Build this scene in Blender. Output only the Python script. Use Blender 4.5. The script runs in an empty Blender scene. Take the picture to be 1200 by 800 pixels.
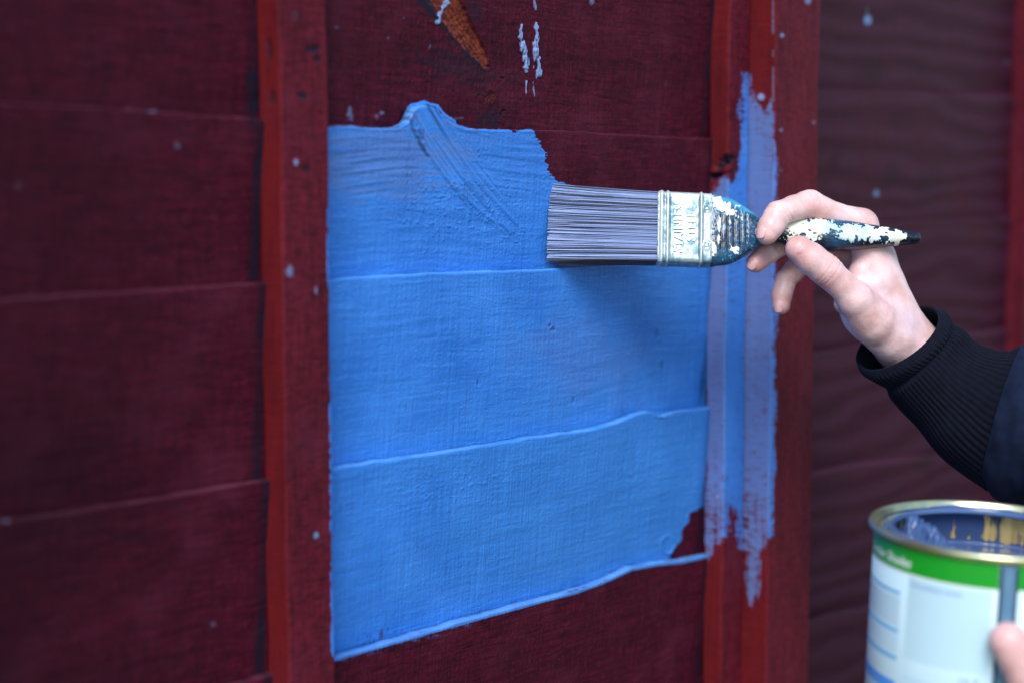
import bpy, math, random
import numpy as np
from mathutils import Vector, Matrix

SC = bpy.context.scene
COL = SC.collection
rad = math.radians

# ------------------------------------------------------------------ camera
FPX = 1800.0                      # focal length in pixels of a 1200 px wide frame
pitch = math.atan(165 / FPX)
theta = math.atan(1650 * math.cos(pitch) / FPX)
Fh = np.array([math.cos(theta), math.sin(theta), 0.0])
CR = np.array([math.sin(theta), -math.cos(theta), 0.0])
CF = Fh * math.cos(pitch) + np.array([0, 0, -math.sin(pitch)])
CU = Fh * math.sin(pitch) + np.array([0, 0, math.cos(pitch)])
def ray(px, py):
    return CF + CR * ((px - 600) / FPX) + CU * ((400 - py) / FPX)
TIP = np.array([0.0, 0.0045, 1.335])       # where the bristle tips meet the fence
CAM = TIP - ray(640, 264) * 1.0
def P(px, py, depth):
    return CAM + ray(px, py) * depth
def W(px, py, y=0.0):
    d = ray(px, py)
    return CAM + d * ((y - CAM[1]) / d[1])
def project(co):
    v = co - CAM
    z = v @ CF
    return 600 + FPX * (v @ CR) / z, 400 - FPX * (v @ CU) / z

cam_d = bpy.data.cameras.new('camera')
cam = bpy.data.objects.new('camera', cam_d)
COL.objects.link(cam)
cam_d.sensor_width = 36.0
cam_d.lens = 36.0 * FPX / 1200.0
cam_d.clip_start = 0.02
cam_d.clip_end = 500
cam_d.dof.use_dof = True
cam_d.dof.focus_distance = 0.975
cam_d.dof.aperture_fstop = 2.9
cam_d.dof.aperture_blades = 9
M = Matrix(((CR[0], CU[0], -CF[0], CAM[0]), (CR[1], CU[1], -CF[1], CAM[1]), (CR[2], CU[2], -CF[2], CAM[2]), (0, 0, 0, 1)))
cam.matrix_world = M
SC.camera = cam

# ------------------------------------------------------------------ light
SUN_TO = Vector((-0.58, -0.42, 0.70)).normalized()
elev = math.asin(SUN_TO.z)
azim = math.atan2(SUN_TO.x, SUN_TO.y)
world = bpy.data.worlds.new('World')
SC.world = world
world.use_nodes = True
wn = world.node_tree
bg = wn.nodes['Background']
sky = wn.nodes.new('ShaderNodeTexSky')
sky.sky_type = 'NISHITA'
sky.sun_disc = False
sky.sun_elevation = elev
sky.sun_rotation = azim % (2 * math.pi)
sky.air_density = 1.2
sky.dust_density = 0.4
sky.ozone_density = 2.0
wn.links.new(sky.outputs[0], bg.inputs[0])
bg.inputs[1].default_value = 0.12
sun_d = bpy.data.lights.new('sun', 'SUN')
sun_d.energy = 2.2
sun_d.angle = rad(30)
sun_d.color = (1.0, 0.94, 0.89)
sun = bpy.data.objects.new('sun', sun_d)
COL.objects.link(sun)
sun.rotation_euler = SUN_TO.to_track_quat('Z', 'Y').to_euler()
SC.view_settings.view_transform = 'Standard'
SC.view_settings.look = 'None'
SC.view_settings.exposure = 0.84
SC.cycles.use_denoising = True
SC.cycles.max_bounces = 6
SC.cycles.filter_width = 1.3

# ------------------------------------------------------------------ numeric helpers
def _hash(ix, iy, seed):
    ix = ix.astype(np.int64) & 0xffffffff
    iy = iy.astype(np.int64) & 0xffffffff
    h = (ix * 374761393 + iy * 668265263 + seed * 2246822519) & 0xffffffff
    h = ((h ^ (h >> 13)) * 1274126177) & 0xffffffff
    h = h ^ (h >> 16)
    return (h & 0xffff) / 32767.5 - 1.0
def vn(x, y, seed=0):
    x = np.asarray(x, float); y = np.asarray(y, float)
    x, y = np.broadcast_arrays(x, y)
    ix = np.floor(x); iy = np.floor(y)
    fx = x - ix; fy = y - iy
    fx = fx * fx * (3 - 2 * fx); fy = fy * fy * (3 - 2 * fy)
    a = _hash(ix, iy, seed); b = _hash(ix + 1, iy, seed)
    c = _hash(ix, iy + 1, seed); d = _hash(ix + 1, iy + 1, seed)
    return (a * (1 - fx) + b * fx) * (1 - fy) + (c * (1 - fx) + d * fx) * fy
def fbm(x, y, seed=0, n=3):
    s = 0; a = 1.0; t = 0
    for i in range(n):
        s = s + a * vn(x * 2 ** i, y * 2 ** i, seed + 17 * i); t += a; a *= .5
    return s / t
def sstep(a, b, x):
    t = np.clip((x - a) / (b - a), 0, 1)
    return t * t * (3 - 2 * t)
def polysd(px, py, poly):
    """signed distance to a polygon, negative inside"""
    px = np.asarray(px, float); py = np.asarray(py, float)
    d = np.full(px.shape, 1e18); s = np.ones(px.shape)
    n = len(poly)
    for i in range(n):
        ax, ay = poly[i]; bx, by = poly[i - 1]
        ex, ey = bx - ax, by - ay
        wx, wy = px - ax, py - ay
        t = np.clip((wx * ex + wy * ey) / (ex * ex + ey * ey + 1e-12), 0, 1)
        d = np.minimum(d, (wx - ex * t) ** 2 + (wy - ey * t) ** 2)
        c1 = py >= ay; c2 = py < by; c3 = ex * wy > ey * wx
        s = np.where((c1 & c2 & c3) | (~c1 & ~c2 & ~c3), -s, s)
    return s * np.sqrt(d)
def seg_d(px, py, pts):
    d = np.full(np.shape(px), 1e18)
    for (ax, ay), (bx, by) in zip(pts[:-1], pts[1:]):
        ex, ey = bx - ax, by - ay
        t = np.clip(((px - ax) * ex + (py - ay) * ey) / (ex * ex + ey * ey), 0, 1)
        d = np.minimum(d, (px - ax - ex * t) ** 2 + (py - ay - ey * t) ** 2)
    return np.sqrt(d)

def make_mesh(name, verts, faces, mat=None, parent=None, attrs=None, smooth=True, local=False):
    verts = np.asarray(verts, dtype=np.float64).reshape(-1, 3)
    if parent is not None and not local:
        verts = verts - np.array(parent.location)
    me = bpy.data.meshes.new(name)
    me.vertices.add(len(verts))
    me.vertices.foreach_set('co', verts.astype(np.float32).ravel())
    if isinstance(faces, np.ndarray):
        nf, k = faces.shape
        me.loops.add(nf * k)
        me.loops.foreach_set('vertex_index', faces.astype(np.int32).ravel())
        me.polygons.add(nf)
        me.polygons.foreach_set('loop_start', np.arange(0, nf * k, k, dtype=np.int32))
    else:
        tot = sum(len(f) for f in faces)
        me.loops.add(tot)
        me.loops.foreach_set('vertex_index', np.array([i for f in faces for i in f], dtype=np.int32))
        me.polygons.add(len(faces))
        st = np.cumsum([0] + [len(f) for f in faces[:-1]]).astype(np.int32)
        me.polygons.foreach_set('loop_start', st)
    me.update(calc_edges=True)
    me.validate()
    me.polygons.foreach_set('use_smooth', np.full(len(me.polygons), smooth, dtype=bool))
    if attrs:
        for k, a in attrs.items():
            at = me.attributes.new(k, 'FLOAT', 'POINT')
            at.data.foreach_set('value', np.asarray(a, np.float32).ravel())
    if mat: me.materials.append(mat)
    ob = bpy.data.objects.new(name, me)
    COL.objects.link(ob)
    if parent is not None: ob.parent = parent
    return ob

def loop_faces(n, m, close=True, caps=True):
    """quads of n rings with m points each (ring closed)"""
    i = np.arange(n - 1)[:, None]; j = np.arange(m if close else m - 1)[None, :]
    jn = (j + 1) % m
    f = np.stack([i * m + j, i * m + jn, (i + 1) * m + jn, (i + 1) * m + j], -1).reshape(-1, 4)
    if not caps: return f
    fl = f.tolist()
    fl.append(list(range(m))[::-1])
    fl.append([(n - 1) * m + k for k in range(m)])
    return fl

def box_mesh(lo, hi, bevel=0.0):
    (x0, y0, z0), (x1, y1, z1) = lo, hi
    v = [(x, y, z) for x in (x0, x1) for y in (y0, y1) for z in (z0, z1)]
    f = [(0, 1, 3, 2), (4, 6, 7, 5), (0, 4, 5, 1), (2, 3, 7, 6), (0, 2, 6, 4), (1, 5, 7, 3)]
    return v, f
def empty(name, loc, label, cat, group=None):
    o = bpy.data.objects.new(name, None)
    o.empty_display_size = .05
    COL.objects.link(o)
    o.location = Vector(loc)
    o['label'] = label; o['category'] = cat
    if group: o['group'] = group
    return o

# ------------------------------------------------------------------ materials
class Mat:
    def __init__(self, name):
        self.m = bpy.data.materials.new(name)
        self.m.use_nodes = True
        self.t = self.m.node_tree
        self.b = self.t.nodes['Principled BSDF']
    def n(self, typ, **kw):
        nd = self.t.nodes.new(typ)
        for k, v in kw.items():
            if k.startswith('_'): setattr(nd, k[1:], v)
            else: nd.inputs[k].default_value = v
        return nd
    def l(self, a, b): self.t.links.new(a, b)
    def coord(self, scale=(1, 1, 1), kind='Object'):
        tc = self.n('ShaderNodeTexCoord'); mp = self.n('ShaderNodeMapping')
        mp.inputs['Scale'].default_value = scale
        self.l(tc.outputs[kind], mp.inputs['Vector']); return mp.outputs[0]
    def noise(self, scale, vec, detail=4, rough=.55):
        nd = self.n('ShaderNodeTexNoise', Scale=scale, Detail=detail, Roughness=rough)
        self.l(vec, nd.inputs['Vector']); return nd.outputs['Fac']
    def attr(self, name):
        nd = self.n('ShaderNodeAttribute', _attribute_name=name); return nd.outputs['Fac']
    def mapr(self, v, a, b, c=0, d=1):
        nd = self.n('ShaderNodeMapRange'); nd.clamp = True
        nd.inputs[1].default_value = a; nd.inputs[2].default_value = b
        nd.inputs[3].default_value = c; nd.inputs[4].default_value = d
        self.l(v, nd.inputs[0]); return nd.outputs[0]
    def math(self, op, a, b=None):
        nd = self.n('ShaderNodeMath', _operation=op)
        for i, x in enumerate((a, b)):
            if x is None: continue
            if isinstance(x, (int, float)): nd.inputs[i].default_value = x
            else: self.l(x, nd.inputs[i])
        return nd.outputs[0]
    def mix(self, fac, a, b):
        nd = self.n('ShaderNodeMix', _data_type='RGBA')
        for i, x in ((0, fac), (6, a), (7, b)):
            if isinstance(x, (int, float)): nd.inputs[i].default_value = x
            elif isinstance(x, tuple): nd.inputs[i].default_value = (*x, 1)
            else: self.l(x, nd.inputs[i])
        return nd.outputs[2]
    def bump(self, h, strength=.3, dist=.001, prev=None):
        nd = self.n('ShaderNodeBump', Strength=strength, Distance=dist)
        self.l(h, nd.inputs['Height'])
        if prev is not None: self.l(prev, nd.inputs['Normal'])
        return nd.outputs[0]

def fence_material(name, kind):
    """aged red fence paint; attributes say where blue paint, bare wood, drips, dirt and painted-in light and shade lie"""
    m = Mat(name)
    along = (6, 60, 60) if kind == 'board' else (60, 60, 5)
    cross = (60, 6, 5) if kind == 'board' else (10, 10, 60)
    grain = m.noise(9 if kind != 'plain' else 9, m.coord(along), 6, .62)
    saw0 = m.noise(12, m.coord(cross), 4, .6)
    broad = m.noise(5, m.coord((1.2, 6, 7) if kind == 'board' else (6, 6, 1.2)), 4, .6)
    saw = m.math('ADD', m.math('MULTIPLY', m.math('SUBTRACT', saw0, .5), m.mapr(broad, .3, .65, .25, 1.25)), .5)
    fine = m.noise(900, m.coord(), 3, .6)
    mott = m.noise(22, m.coord(), 5, .6)
    fine2 = m.noise(420, m.coord((1, 1, .7)), 3, .6)
    col = m.mix(m.mapr(grain, .35, .68), *(((.038, .0030, .0115), (.102, .0066, .0230)) if kind == 'board' else ((.078, .0065, .0155), (.165, .0130, .0270))))
    col = m.mix(m.mapr(saw, .45, .68, 0, .75), col, (.018, .0022, .0065))
    col = m.mix(m.mapr(fine, .48, .66, 0, .6), col, (.016, .0025, .009))
    col = m.mix(m.mapr(fine2, .55, .72, 0, .25), col, (.15, .028, .055))
    col = m.mix(m.mapr(mott, .5, .72, 0, .5), col, (.10, .016, .036))
    col = m.mix(m.math('MULTIPLY', m.attr('sidelit'), m.mapr(grain, .3, .6, .35, 1.0)), col, (.125, .0085, .0085))  # side light painted in: batten left sides get a brighter red
    col = m.mix(m.math('MULTIPLY', m.attr('shaded'), .8), col, (.0080, .0016, .0052))  # shade painted into the colour of the left boards
    col = m.mix(m.math('MULTIPLY', m.attr('ledge'), .42), col, (.15, .06, .09))  # highlight painted along the top ledges
    col = m.mix(m.mapr(broad, .5, .75, 0, .6), col, (.030, .003, .009))
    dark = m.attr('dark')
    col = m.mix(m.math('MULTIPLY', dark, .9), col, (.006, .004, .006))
    # bare wood
    bg_ = m.noise(40, m.coord((40, 40, 12)), 5, .7)
    barec = m.mix(m.mapr(m.math('ADD', m.math('MULTIPLY', bg_, .6), m.math('MULTIPLY', m.attr('fibre'), .5)), .30, .75), (.035, .005, .005), (.28, .058, .026))
    barec = m.mix(m.mapr(fine, .4, .7, 0, .6), barec, (.12, .016, .016))
    bare = m.attr('bare')
    col = m.mix(bare, col, barec)
    # blue paint, thin where the wood's high spots show through
    pm = m.attr('paint')
    thin = m.attr('thin')
    cov = m.math('SUBTRACT', pm, m.math('MULTIPLY', m.mapr(saw, .45, .75), m.math('ADD', m.math('MULTIPLY', thin, 1.0), .10)))
    cov = m.math('SUBTRACT', cov, m.math('MULTIPLY', m.mapr(fine, .5, .8), m.math('MULTIPLY', thin, .5)))
    cov = m.mapr(cov, .08, .78)
    pv = m.mix(m.mapr(mott, .3, .7), (.020, .160, .58), (.042, .235, .74))
    pv = m.mix(m.mapr(saw, .3, .75, 0, .30), pv, (.060, .20, .62))
    pv = m.mix(m.attr('teal'), pv, (.035, .20, .50))
    pv = m.mix(m.attr('lav'), pv, (.115, .165, .36))
    col = m.mix(cov, col, pv)
    col = m.mix(m.math('MULTIPLY', m.math('MULTIPLY', m.attr('ledge'), cov), .75), col, (.15, .42, .84))  # the same painted ledge highlight, over blue paint
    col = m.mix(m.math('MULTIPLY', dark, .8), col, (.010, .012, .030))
    drip = m.attr('drip')
    dr = m.mapr(m.math('ADD', drip, m.math('MULTIPLY', fine, .5)), .50, 1.25)
    col = m.mix(dr, col, (.19, .29, .54))
    m.l(col, m.b.inputs['Base Color'])
    rg = m.math('SUBTRACT', m.mapr(cov, 0, 1, .6, .30), m.math('MULTIPLY', bare, .28))
    m.l(rg, m.b.inputs['Roughness'])
    m.l(m.mapr(cov, 0, 1, .10, .30), m.b.inputs['Specular IOR Level'])
    b1 = m.bump(grain, .35, .0006)
    b2 = m.bump(saw, .5, .0006, b1)
    b3 = m.bump(fine, .6, .0005, b2)
    m.l(b3, m.b.inputs['Normal'])
    return m.m

M_BOARD = fence_material('fence_board_paint', 'board')
M_BATTEN = fence_material('fence_batten_paint', 'batten')

def right_material():
    m = Mat('weathered_board_paint')
    co = m.coord((1.3, 6, 9))
    dist = m.noise(3.5, co, 2, .5)
    wv = m.n('ShaderNodeTexWave', Scale=1.5, Distortion=9.0, Detail=4.0)
    wv.bands_direction = 'Z'
    wv.inputs['Detail Scale'].default_value = .9
    m.l(m.coord((3.2, 6, 9)), wv.inputs['Vector'])
    g = wv.outputs['Fac']
    mott = m.noise(16, m.coord(), 5, .6)
    fine = m.noise(700, m.coord(), 3, .6)
    col = m.mix(m.mapr(g, .1, .9), (.030, .0050, .0145), (.044, .0105, .0270))
    col = m.mix(m.mapr(mott, .5, .75, 0, .8), col, (.045, .0055, .013))
    col = m.mix(m.math('MULTIPLY', m.attr('dark'), .9), col, (.01, .005, .008))
    col = m.mix(m.mapr(m.math('ADD', m.attr('drip'), m.math('MULTIPLY', fine, .4)), .5, .95), col, (.13, .22, .42))
    m.l(col, m.b.inputs['Base Color'])
    m.b.inputs['Roughness'].default_value = .6
    m.b.inputs['Specular IOR Level'].default_value = .15
    b = m.bump(g, .15, .0005); b = m.bump(fine, .3, .0003, b)
    m.l(b, m.b.inputs['Normal'])
    return m.m
M_RIGHT = right_material()

def simple(name, col, rough=.5, metal=0.0, noise=None, col2=None, bump=None, spec=.5):
    m = Mat(name)
    m.b.inputs['Roughness'].default_value = rough
    m.b.inputs['Metallic'].default_value = metal
    m.b.inputs['Specular IOR Level'].default_value = spec
    if noise:
        f = m.noise(noise, m.coord(), 4, .6)
        m.l(m.mix(m.mapr(f, .35, .65), col, col2 or tuple(c * .7 for c in col)), m.b.inputs['Base Color'])
        if bump: m.l(m.bump(f, .4, bump), m.b.inputs['Normal'])
    else:
        m.b.inputs['Base Color'].default_value = (*col, 1)
    return m.m

# ------------------------------------------------------------------ ground
gm = simple('ground_paving', (.16, .15, .13), .9, 0, 30, (.09, .10, .07), .004)
g = make_mesh('ground', [(-150, -150, 0), (150, -150, 0), (150, 150, 0), (-150, 150, 0)], [(0, 1, 2, 3)], gm, smooth=False)
g['kind'] = 'structure'

# ------------------------------------------------------------------ fence, left panel
def solve_y(px, py, X):
    """depth y at which the sight line through (px,py) meets the given X"""
    d = ray(px, py)
    return CAM[1] + d[1] * ((X - CAM[0]) / d[0])
XA = W(308, 400, .004)[0]; yA = solve_y(333, 400, XA); XA2 = W(388, 400, yA)[0]
XB = W(829, 400, .004)[0]; yB = solve_y(851, 400, XB); XB2 = W(874.5, 400, yB)[0]
XC = XB2 + .0016; yC = solve_y(905, 400, XC); XC2 = W(955, 400, yC)[0]
XD = W(1179, 300, .004)[0]; yD = -abs(yA) * 1.15; XD2 = XD + (XA2 - XA)

lines_px = {
    1: [(0, 121), (120, 127), (300, 140), (388, 147), (450, 151), (466, 150), (478, 144), (484, 131), (490, 126), (500, 124), (512, 128), (520, 137), (530, 145), (545, 151), (600, 153), (660, 153), (720, 157), (830, 163)],
    2: [(0, 352), (150, 342), (300, 332), (388, 328), (500, 321), (640, 316), (700, 311), (760, 308), (828, 306)],
    3: [(0, 612), (150, 590), (310, 563), (390, 549), (440, 541), (500, 532), (560, 523), (620, 513), (690, 504), (725, 494), (745, 485), (760, 482), (766, 483), (770, 487), (778, 487), (790, 483), (828, 478)],
    4: [(0, 880), (300, 796), (395, 770), (440, 757), (520, 734), (600, 712), (640, 701), (675, 692), (710, 679), (740, 665), (770, 659), (800, 656), (828, 650)],
}
lines = {k: (np.array([W(*p)[0] for p in v]), np.array([W(*p)[2] for p in v])) for k, v in lines_px.items()}
z1 = lines[1][1].mean(); z4 = lines[4][1].mean()
def line_z(k, X):
    if k in lines:
        z = np.interp(X, *lines[k])
    elif k < 1:
        z = z1 + .107 * (1 - k) + .002 * vn(X * 7, k * 3.3, 5)
    else:
        z = z4 - .107 * (k - 4) + .002 * vn(X * 7, k * 3.3, 5)
    return z + .0004 * vn(X * 90, k * 1.7, 8)

PAINT = [(380, 150), (389, 149), (410, 148), (440, 151), (466, 150), (477, 143), (477, 132), (484, 124), (497, 122), (512, 126),
         (520, 136), (535, 147), (560, 152), (600, 153), (622, 154), (633, 166), (640, 184), (643, 205), (652, 214), (690, 226),
         (760, 236), (845, 240), (845, 588), (826, 590), (810, 603), (800, 622), (795, 640), (784, 652), (775, 658), (740, 665),
         (710, 679), (640, 701), (600, 712), (520, 734), (440, 757), (395, 770), (378, 775)]
STROKE = [(482, 138), (486, 125), (500, 122), (514, 128), (530, 150), (560, 190), (592, 235), (606, 262), (596, 276), (570, 262), (540, 232), (505, 190)]
GASH = [(492, -12), (532, -12), (546, 12), (559, 38), (570, 62), (574, 80), (567, 79), (548, 61), (530, 40), (514, 19), (502, 4)]
SPOTS = [(409, 135, 4, 7, 1), (447, 133, 5, 4, 1), (441, 137, 4, 5, .8), (503, 55, 4, 9, .55), (490, 98, 5, 9, .35), (537, 139, 10, 3, .6),
         (395, 33, 5, 6, .6), (455, 45, 2, 2, .9), (473, 22, 2, 2, .8), (693, 3, 4, 5, 1), (692, 2, 2, 3, 1), (780, 99, 3, 5, .55), (640, 64, 2, 2, .5),
         (207, 171, 5, 7, .9), (22, 219, 7, 8, .6), (250, 731, 5, 7, .8), (120, 430, 9, 5, .3), (128, 528, 4, 8, .35), (8, 609, 7, 5, .8),
         (34, 650, 4, 6, .4), (180, 131, 9, 2, .9), (150, 128, 6, 2, .7), (258, 668, 3, 3, .3), (66, 316, 4, 5, .4), (180, 305, 3, 3, .3),
         (110, 427, 5, 9, .3), (213, 337, 6, 2, .5), (36, 347, 6, 3, .6), (62, 560, 4, 4, .3),
         (648, 387, 1, 1, .1)]
def ell(px, py, cx, cy, rx, ry, a=0):
    c, s = math.cos(a), math.sin(a)
    u = ((px - cx) * c + (py - cy) * s) / rx; v = (-(px - cx) * s + (py - cy) * c) / ry
    return np.sqrt(u * u + v * v)

def board_fields(co, detail):
    """relief (metres, towards the viewer) and colour attributes for a board surface"""
    px, py = project(co)
    X, Z = co[:, 0], co[:, 2]
    mid = (X > XA + .01) & (X < XB + .03)
    n = len(X)
    jag = 1.3 * vn(px / 2.3, py / 2.3, 3) + 2.5 * vn(px / 9, py / 9, 4)
    A = dict(paint=np.zeros(n), bare=np.zeros(n), drip=np.zeros(n), dark=np.zeros(n), thin=np.zeros(n), lav=np.zeros(n), sidelit=np.zeros(n), shaded=np.zeros(n), ledge=np.zeros(n), fibre=np.zeros(n), teal=np.zeros(n))
    d = np.zeros(n)
    mm = 1000.0
    # sawn wood relief: upright saw marks and lengthwise grain
    d += .09 * vn(X * mm / 1.3, Z * mm / 22, 11) + .06 * vn(X * mm / 3.6, Z * mm / 45, 12)
    d += .05 * vn(X * mm / 16, Z * mm / 1.3, 13) + .16 * fbm(X * mm / 40, Z * mm / 6, 14)
    if detail:
        d += .07 * vn(X * mm / 1.2, Z * mm / 1.2, 15)
    # spots
    for cx, cy, rx, ry, a in SPOTS:
        e = ell(px, py, cx, cy, rx, ry) + .25 * vn(px / 3, py / 3, 31)
        A['drip'] = np.maximum(A['drip'], a * np.where(px < 390, .55, .6) * sstep(1.5, .1, e))
        d += .25 * sstep(1.1, .3, e) * a
    if detail:
        for pts, w, a in [([(611, 30), (610, 43), (613, 62), (616, 84)], 2.2, 1), ([(613, 50), (615, 66), (616, 78)], 3.2, 1), ([(616, 95), (616, 113)], 1.0, .9),
                          ([(628, 28), (629, 44), (628, 62), (631, 88)], 2.2, 1), ([(629, 60), (631, 90)], 2.9, 1), ([(625, 50), (625, 80)], 1.3, .9), ([(626, 0), (628, 12)], 1.5, .8),
                          ([(528, -4), (516, 20), (513, 26)], 3.4, 1), ([(624, 97), (626, 113)], .9, .7), ([(409, 128), (411, 140)], 2.5, .5)]:
            dd = seg_d(px, py, pts) / w + .9 * vn(px / 1.8, py / 4.0, 33)
            k = sstep(1.2, .5, dd) * a
            A['drip'] = np.maximum(A['drip'], k); d += .5 * k
        # bare knot gash and small knots
        sd = polysd(px, py, GASH) + 1.2 * vn(px / 4, py / 4, 41)
        bare = sstep(.8, -1.0, sd)
        ux = (px - 535) * .84 - (py - 30) * .54       # across the gash
        ul = (px - 535) * .54 + (py - 30) * .84
        fib = vn(ux / 1.7, ul / 16, 42)
        A['fibre'] = (.5 + .5 * fib) * bare
        d -= bare * (1.3 + .35 * fib + .2 * vn(ux / 3, ul / 3, 43))
        core = sstep(3.2, .6, np.abs(ux + 1.5) + .04 * np.abs(ul - 8) + 1.5 * vn(ul / 7, ux / 3, 44)) * bare * (ul < 36)
        A['dark'] = np.maximum(A['dark'], .75 * core)
        A['dark'] = np.maximum(A['dark'], bare * .75 * sstep(.25, .8, fib))
        rim_ = np.exp(-((sd - 2.5) / 2.6) ** 2) * (ux < 0)
        A['dark'] = np.maximum(A['dark'], .85 * rim_)
        dk = polysd(px, py, [(478, -10), (505, -10), (516, 18), (511, 28), (500, 14)])
        A['dark'] = np.maximum(A['dark'], .9 * sstep(2, -3, dk + 1.5 * vn(px / 4, py / 4, 45)))
        A['dark'] = np.maximum(A['dark'], .5 * sstep(1, 0, ell(px, py, 556, 12, 14, 24, -.35)))
        A['bare'] = np.maximum(A['bare'], bare)
        for cx, cy, rx, ry, an in [(588, 93, 4, 5, 0), (573, 114, 7, 9, .5), (589, 133, 4.5, 9, .25), (561, 112, 6, 1.6, 0)]:
            e = ell(px, py, cx, cy, rx, ry, an) + .4 * vn(px / 2, py / 2, 46)
            k = sstep(1.15, .75, e)
            A['bare'] = np.maximum(A['bare'], k * (.9 if cy < 125 else .45)); d -= .5 * k * sstep(.8, .2, e) - .25 * np.exp(-((e - 1) / .25) ** 2)
            A['dark'] = np.maximum(A['dark'], .9 * sstep(.35, .15, ell(px, py, cx + 1.5, cy - 1, rx, ry, an)))
        A['dark'] = np.maximum(A['dark'], .55 * sstep(1.3, .3, ell(px, py, 575, 138, 17, 12) + .5 * vn(px / 4, py / 4, 47)))
        A['dark'] = np.maximum(A['dark'], .35 * sstep(1.3, .3, ell(px, py, 540, 80, 60, 22, .3) + .5 * vn(px / 7, py / 5, 48)))
        # rough raised patches near the gash
        d += .16 * vn(X * mm / 1.6, Z * mm / 2.4, 49) * sstep(1.3, .4, ell(px, py, 560, 75, 120, 80))
    # blue paint
    sd = polysd(px, py, PAINT) + jag * np.where(px > 600, 1.0, .4) - 3.0 * ((px > 476) & (px < 534) & (py < 152)) + np.where((px > 600) & (py < 220), 2.2 * vn(px / 14, py / 1.6, 22), 0)
    pm = sstep(1.2, -1.2, sd) * mid
    # thin glaze below the last painted board edge
    gl = sstep(16, 0, py - np.interp(px, [395, 520, 640], [770, 734, 701])) * (px < 560) * (py > np.interp(px, [395, 520, 640], [769, 733, 700])) * mid
    pm = np.maximum(pm, .42 * gl * (.6 + .8 * vn(px / 9, py / 3, 24)))
    # the ledge line of the lowest board carries paint to the batten
    ld = np.abs(py - np.interp(px, [395, 440, 520, 600, 640, 675, 710, 740, 770, 800, 828], [770, 757, 734, 712, 701, 692, 679, 665, 659, 656, 650]) - 1.5)
    pm = np.maximum(pm, sstep(3.0, 1.6, ld) * mid)
    A['lav'] = np.maximum(A['lav'], .25 * sstep(4.5, 2.5, ld) * mid)
    A['paint'] = pm
    A['lav'] = np.maximum(A['lav'], .42 * sstep(1.3, .2, ell(px, py, 440, 185, 110, 55) + .5 * vn(px / 22, py / 7, 74)) + .22 * sstep(1.2, .2, ell(px, py, 680, 420, 90, 60) + .4 * vn(px / 18, py / 25, 75)))
    A['teal'] = np.clip(.35 * sstep(1.5, .2, ell(px, py, 730, 600, 260, 130) + .3 * vn(px / 30, py / 30, 76)), 0, 1)
    th = np.zeros(n)
    for cx, cy, rx, ry, an, a in [(436, 748, 46, 9, -.28, 1.0), (488, 150, 9, 26, -.4, .9), (425, 172, 45, 12, 0, .4), (470, 560, 70, 22, -.15, .3),
                                  (720, 505, 45, 22, -.25, .5), (800, 250, 40, 10, 0, .3), (410, 350, 20, 12, 0, .1), (660, 335, 50, 14, 0, .15),  # last patch: paint texture and brush shadow, both put in as thin paint
                                  (640, 170, 14, 20, 0, .5), (430, 770, 60, 10, -.28, .6), (430, 450, 40, 60, 0, .2), (768, 380, 5, 45, -.05, .25),
                                  (450, 195, 60, 6, 0, .35)]:
        th = np.maximum(th, a * sstep(1.2, .3, ell(px, py, cx, cy, rx, ry, an) + .45 * vn(px / 8, py / 4, 25)))
    A['thin'] = np.maximum(th, .20 + .26 * vn(px / 60, py / 45, 26) + .14 * vn(px / 9, py / 30, 30))
    if detail:
        A['dark'] = np.maximum(A['dark'], 0)
        body = pm
        d = d * (1.5 - .1 * body) + .18 * body
        # curved horizontal brush marks
        cv = Z * mm + 3.5 * np.sin(px / 45.0) + 2.0 * vn(px / 60, py / 60, 51)
        amt = .35 + 1.0 * sstep(1.2, .3, ell(px, py, 430, 195, 80, 55)) + .9 * sstep(1.2, .3, ell(px, py, 600, 195, 70, 60)) + .25 * sstep(330, 240, py)
        d += body * amt * (.15 * vn(px / 60, cv / 1.5, 52) + .15 * vn(px / 40, cv / 3.4, 53))
        # the diagonal stroke
        st = sstep(3.0, -1.5, polysd(px, py, STROKE) + 1.5 * vn(px / 5, py / 5, 54))
        a = 0.97
        ac = -(px - 490) * math.sin(a) + (py - 130) * math.cos(a); al = (px - 490) * math.cos(a) + (py - 130) * math.sin(a)
        ac = ac + .0007 * (al - 60) ** 2
        d = d * (1 - .6 * st * body) + st * body * (.4 + .42 * vn(ac / 2.6, al / 60, 55) + .30 * vn(ac / 5.5, al / 90, 56) - .1 * np.abs(ac) / 14)
        for pts, w, h in [([(487, 152), (500, 178), (520, 205), (548, 235), (572, 256), (600, 270)], 2.0, .55), ([(521, 137), (540, 168), (556, 190)], 1.5, .45),
                          ([(505, 160), (522, 192)], 1.3, .45), ([(482, 128), (490, 150), (494, 160)], 1.6, .5), ([(482, 126), (496, 122), (512, 126), (524, 140)], 1.8, .5)]:
            d += h * np.exp(-(seg_d(px, py, pts) / w) ** 2) * (.75 + .5 * vn(px / 4, py / 4, 57)) * body
        A['thin'] = np.maximum(A['thin'], 1.0 * st * sstep(.0, .5, vn(ac / 2.6, al / 80, 58)) * sstep(75, 20, al))
        A['dark'] = np.maximum(A['dark'], .75 * st * sstep(.2, .6, vn(ac / 2.2, al / 60, 63)) * sstep(60, 10, al))
        A['dark'] = np.maximum(A['dark'], .8 * sstep(2.2, .8, seg_d(px, py, [(479, 138), (486, 158), (500, 182)]) + 1.5 * vn(px / 3, py / 4, 64)) * (py < 185))
        # pimples of thick paint
        pz = sstep(.42, .95, vn(px / 2.0, py / 1.7, 59)) * sstep(1.2, .2, ell(px, py, 545, 240, 110, 75) + .5 * vn(px / 20, py / 20, 60))
        d += .65 * pz * body
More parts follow.
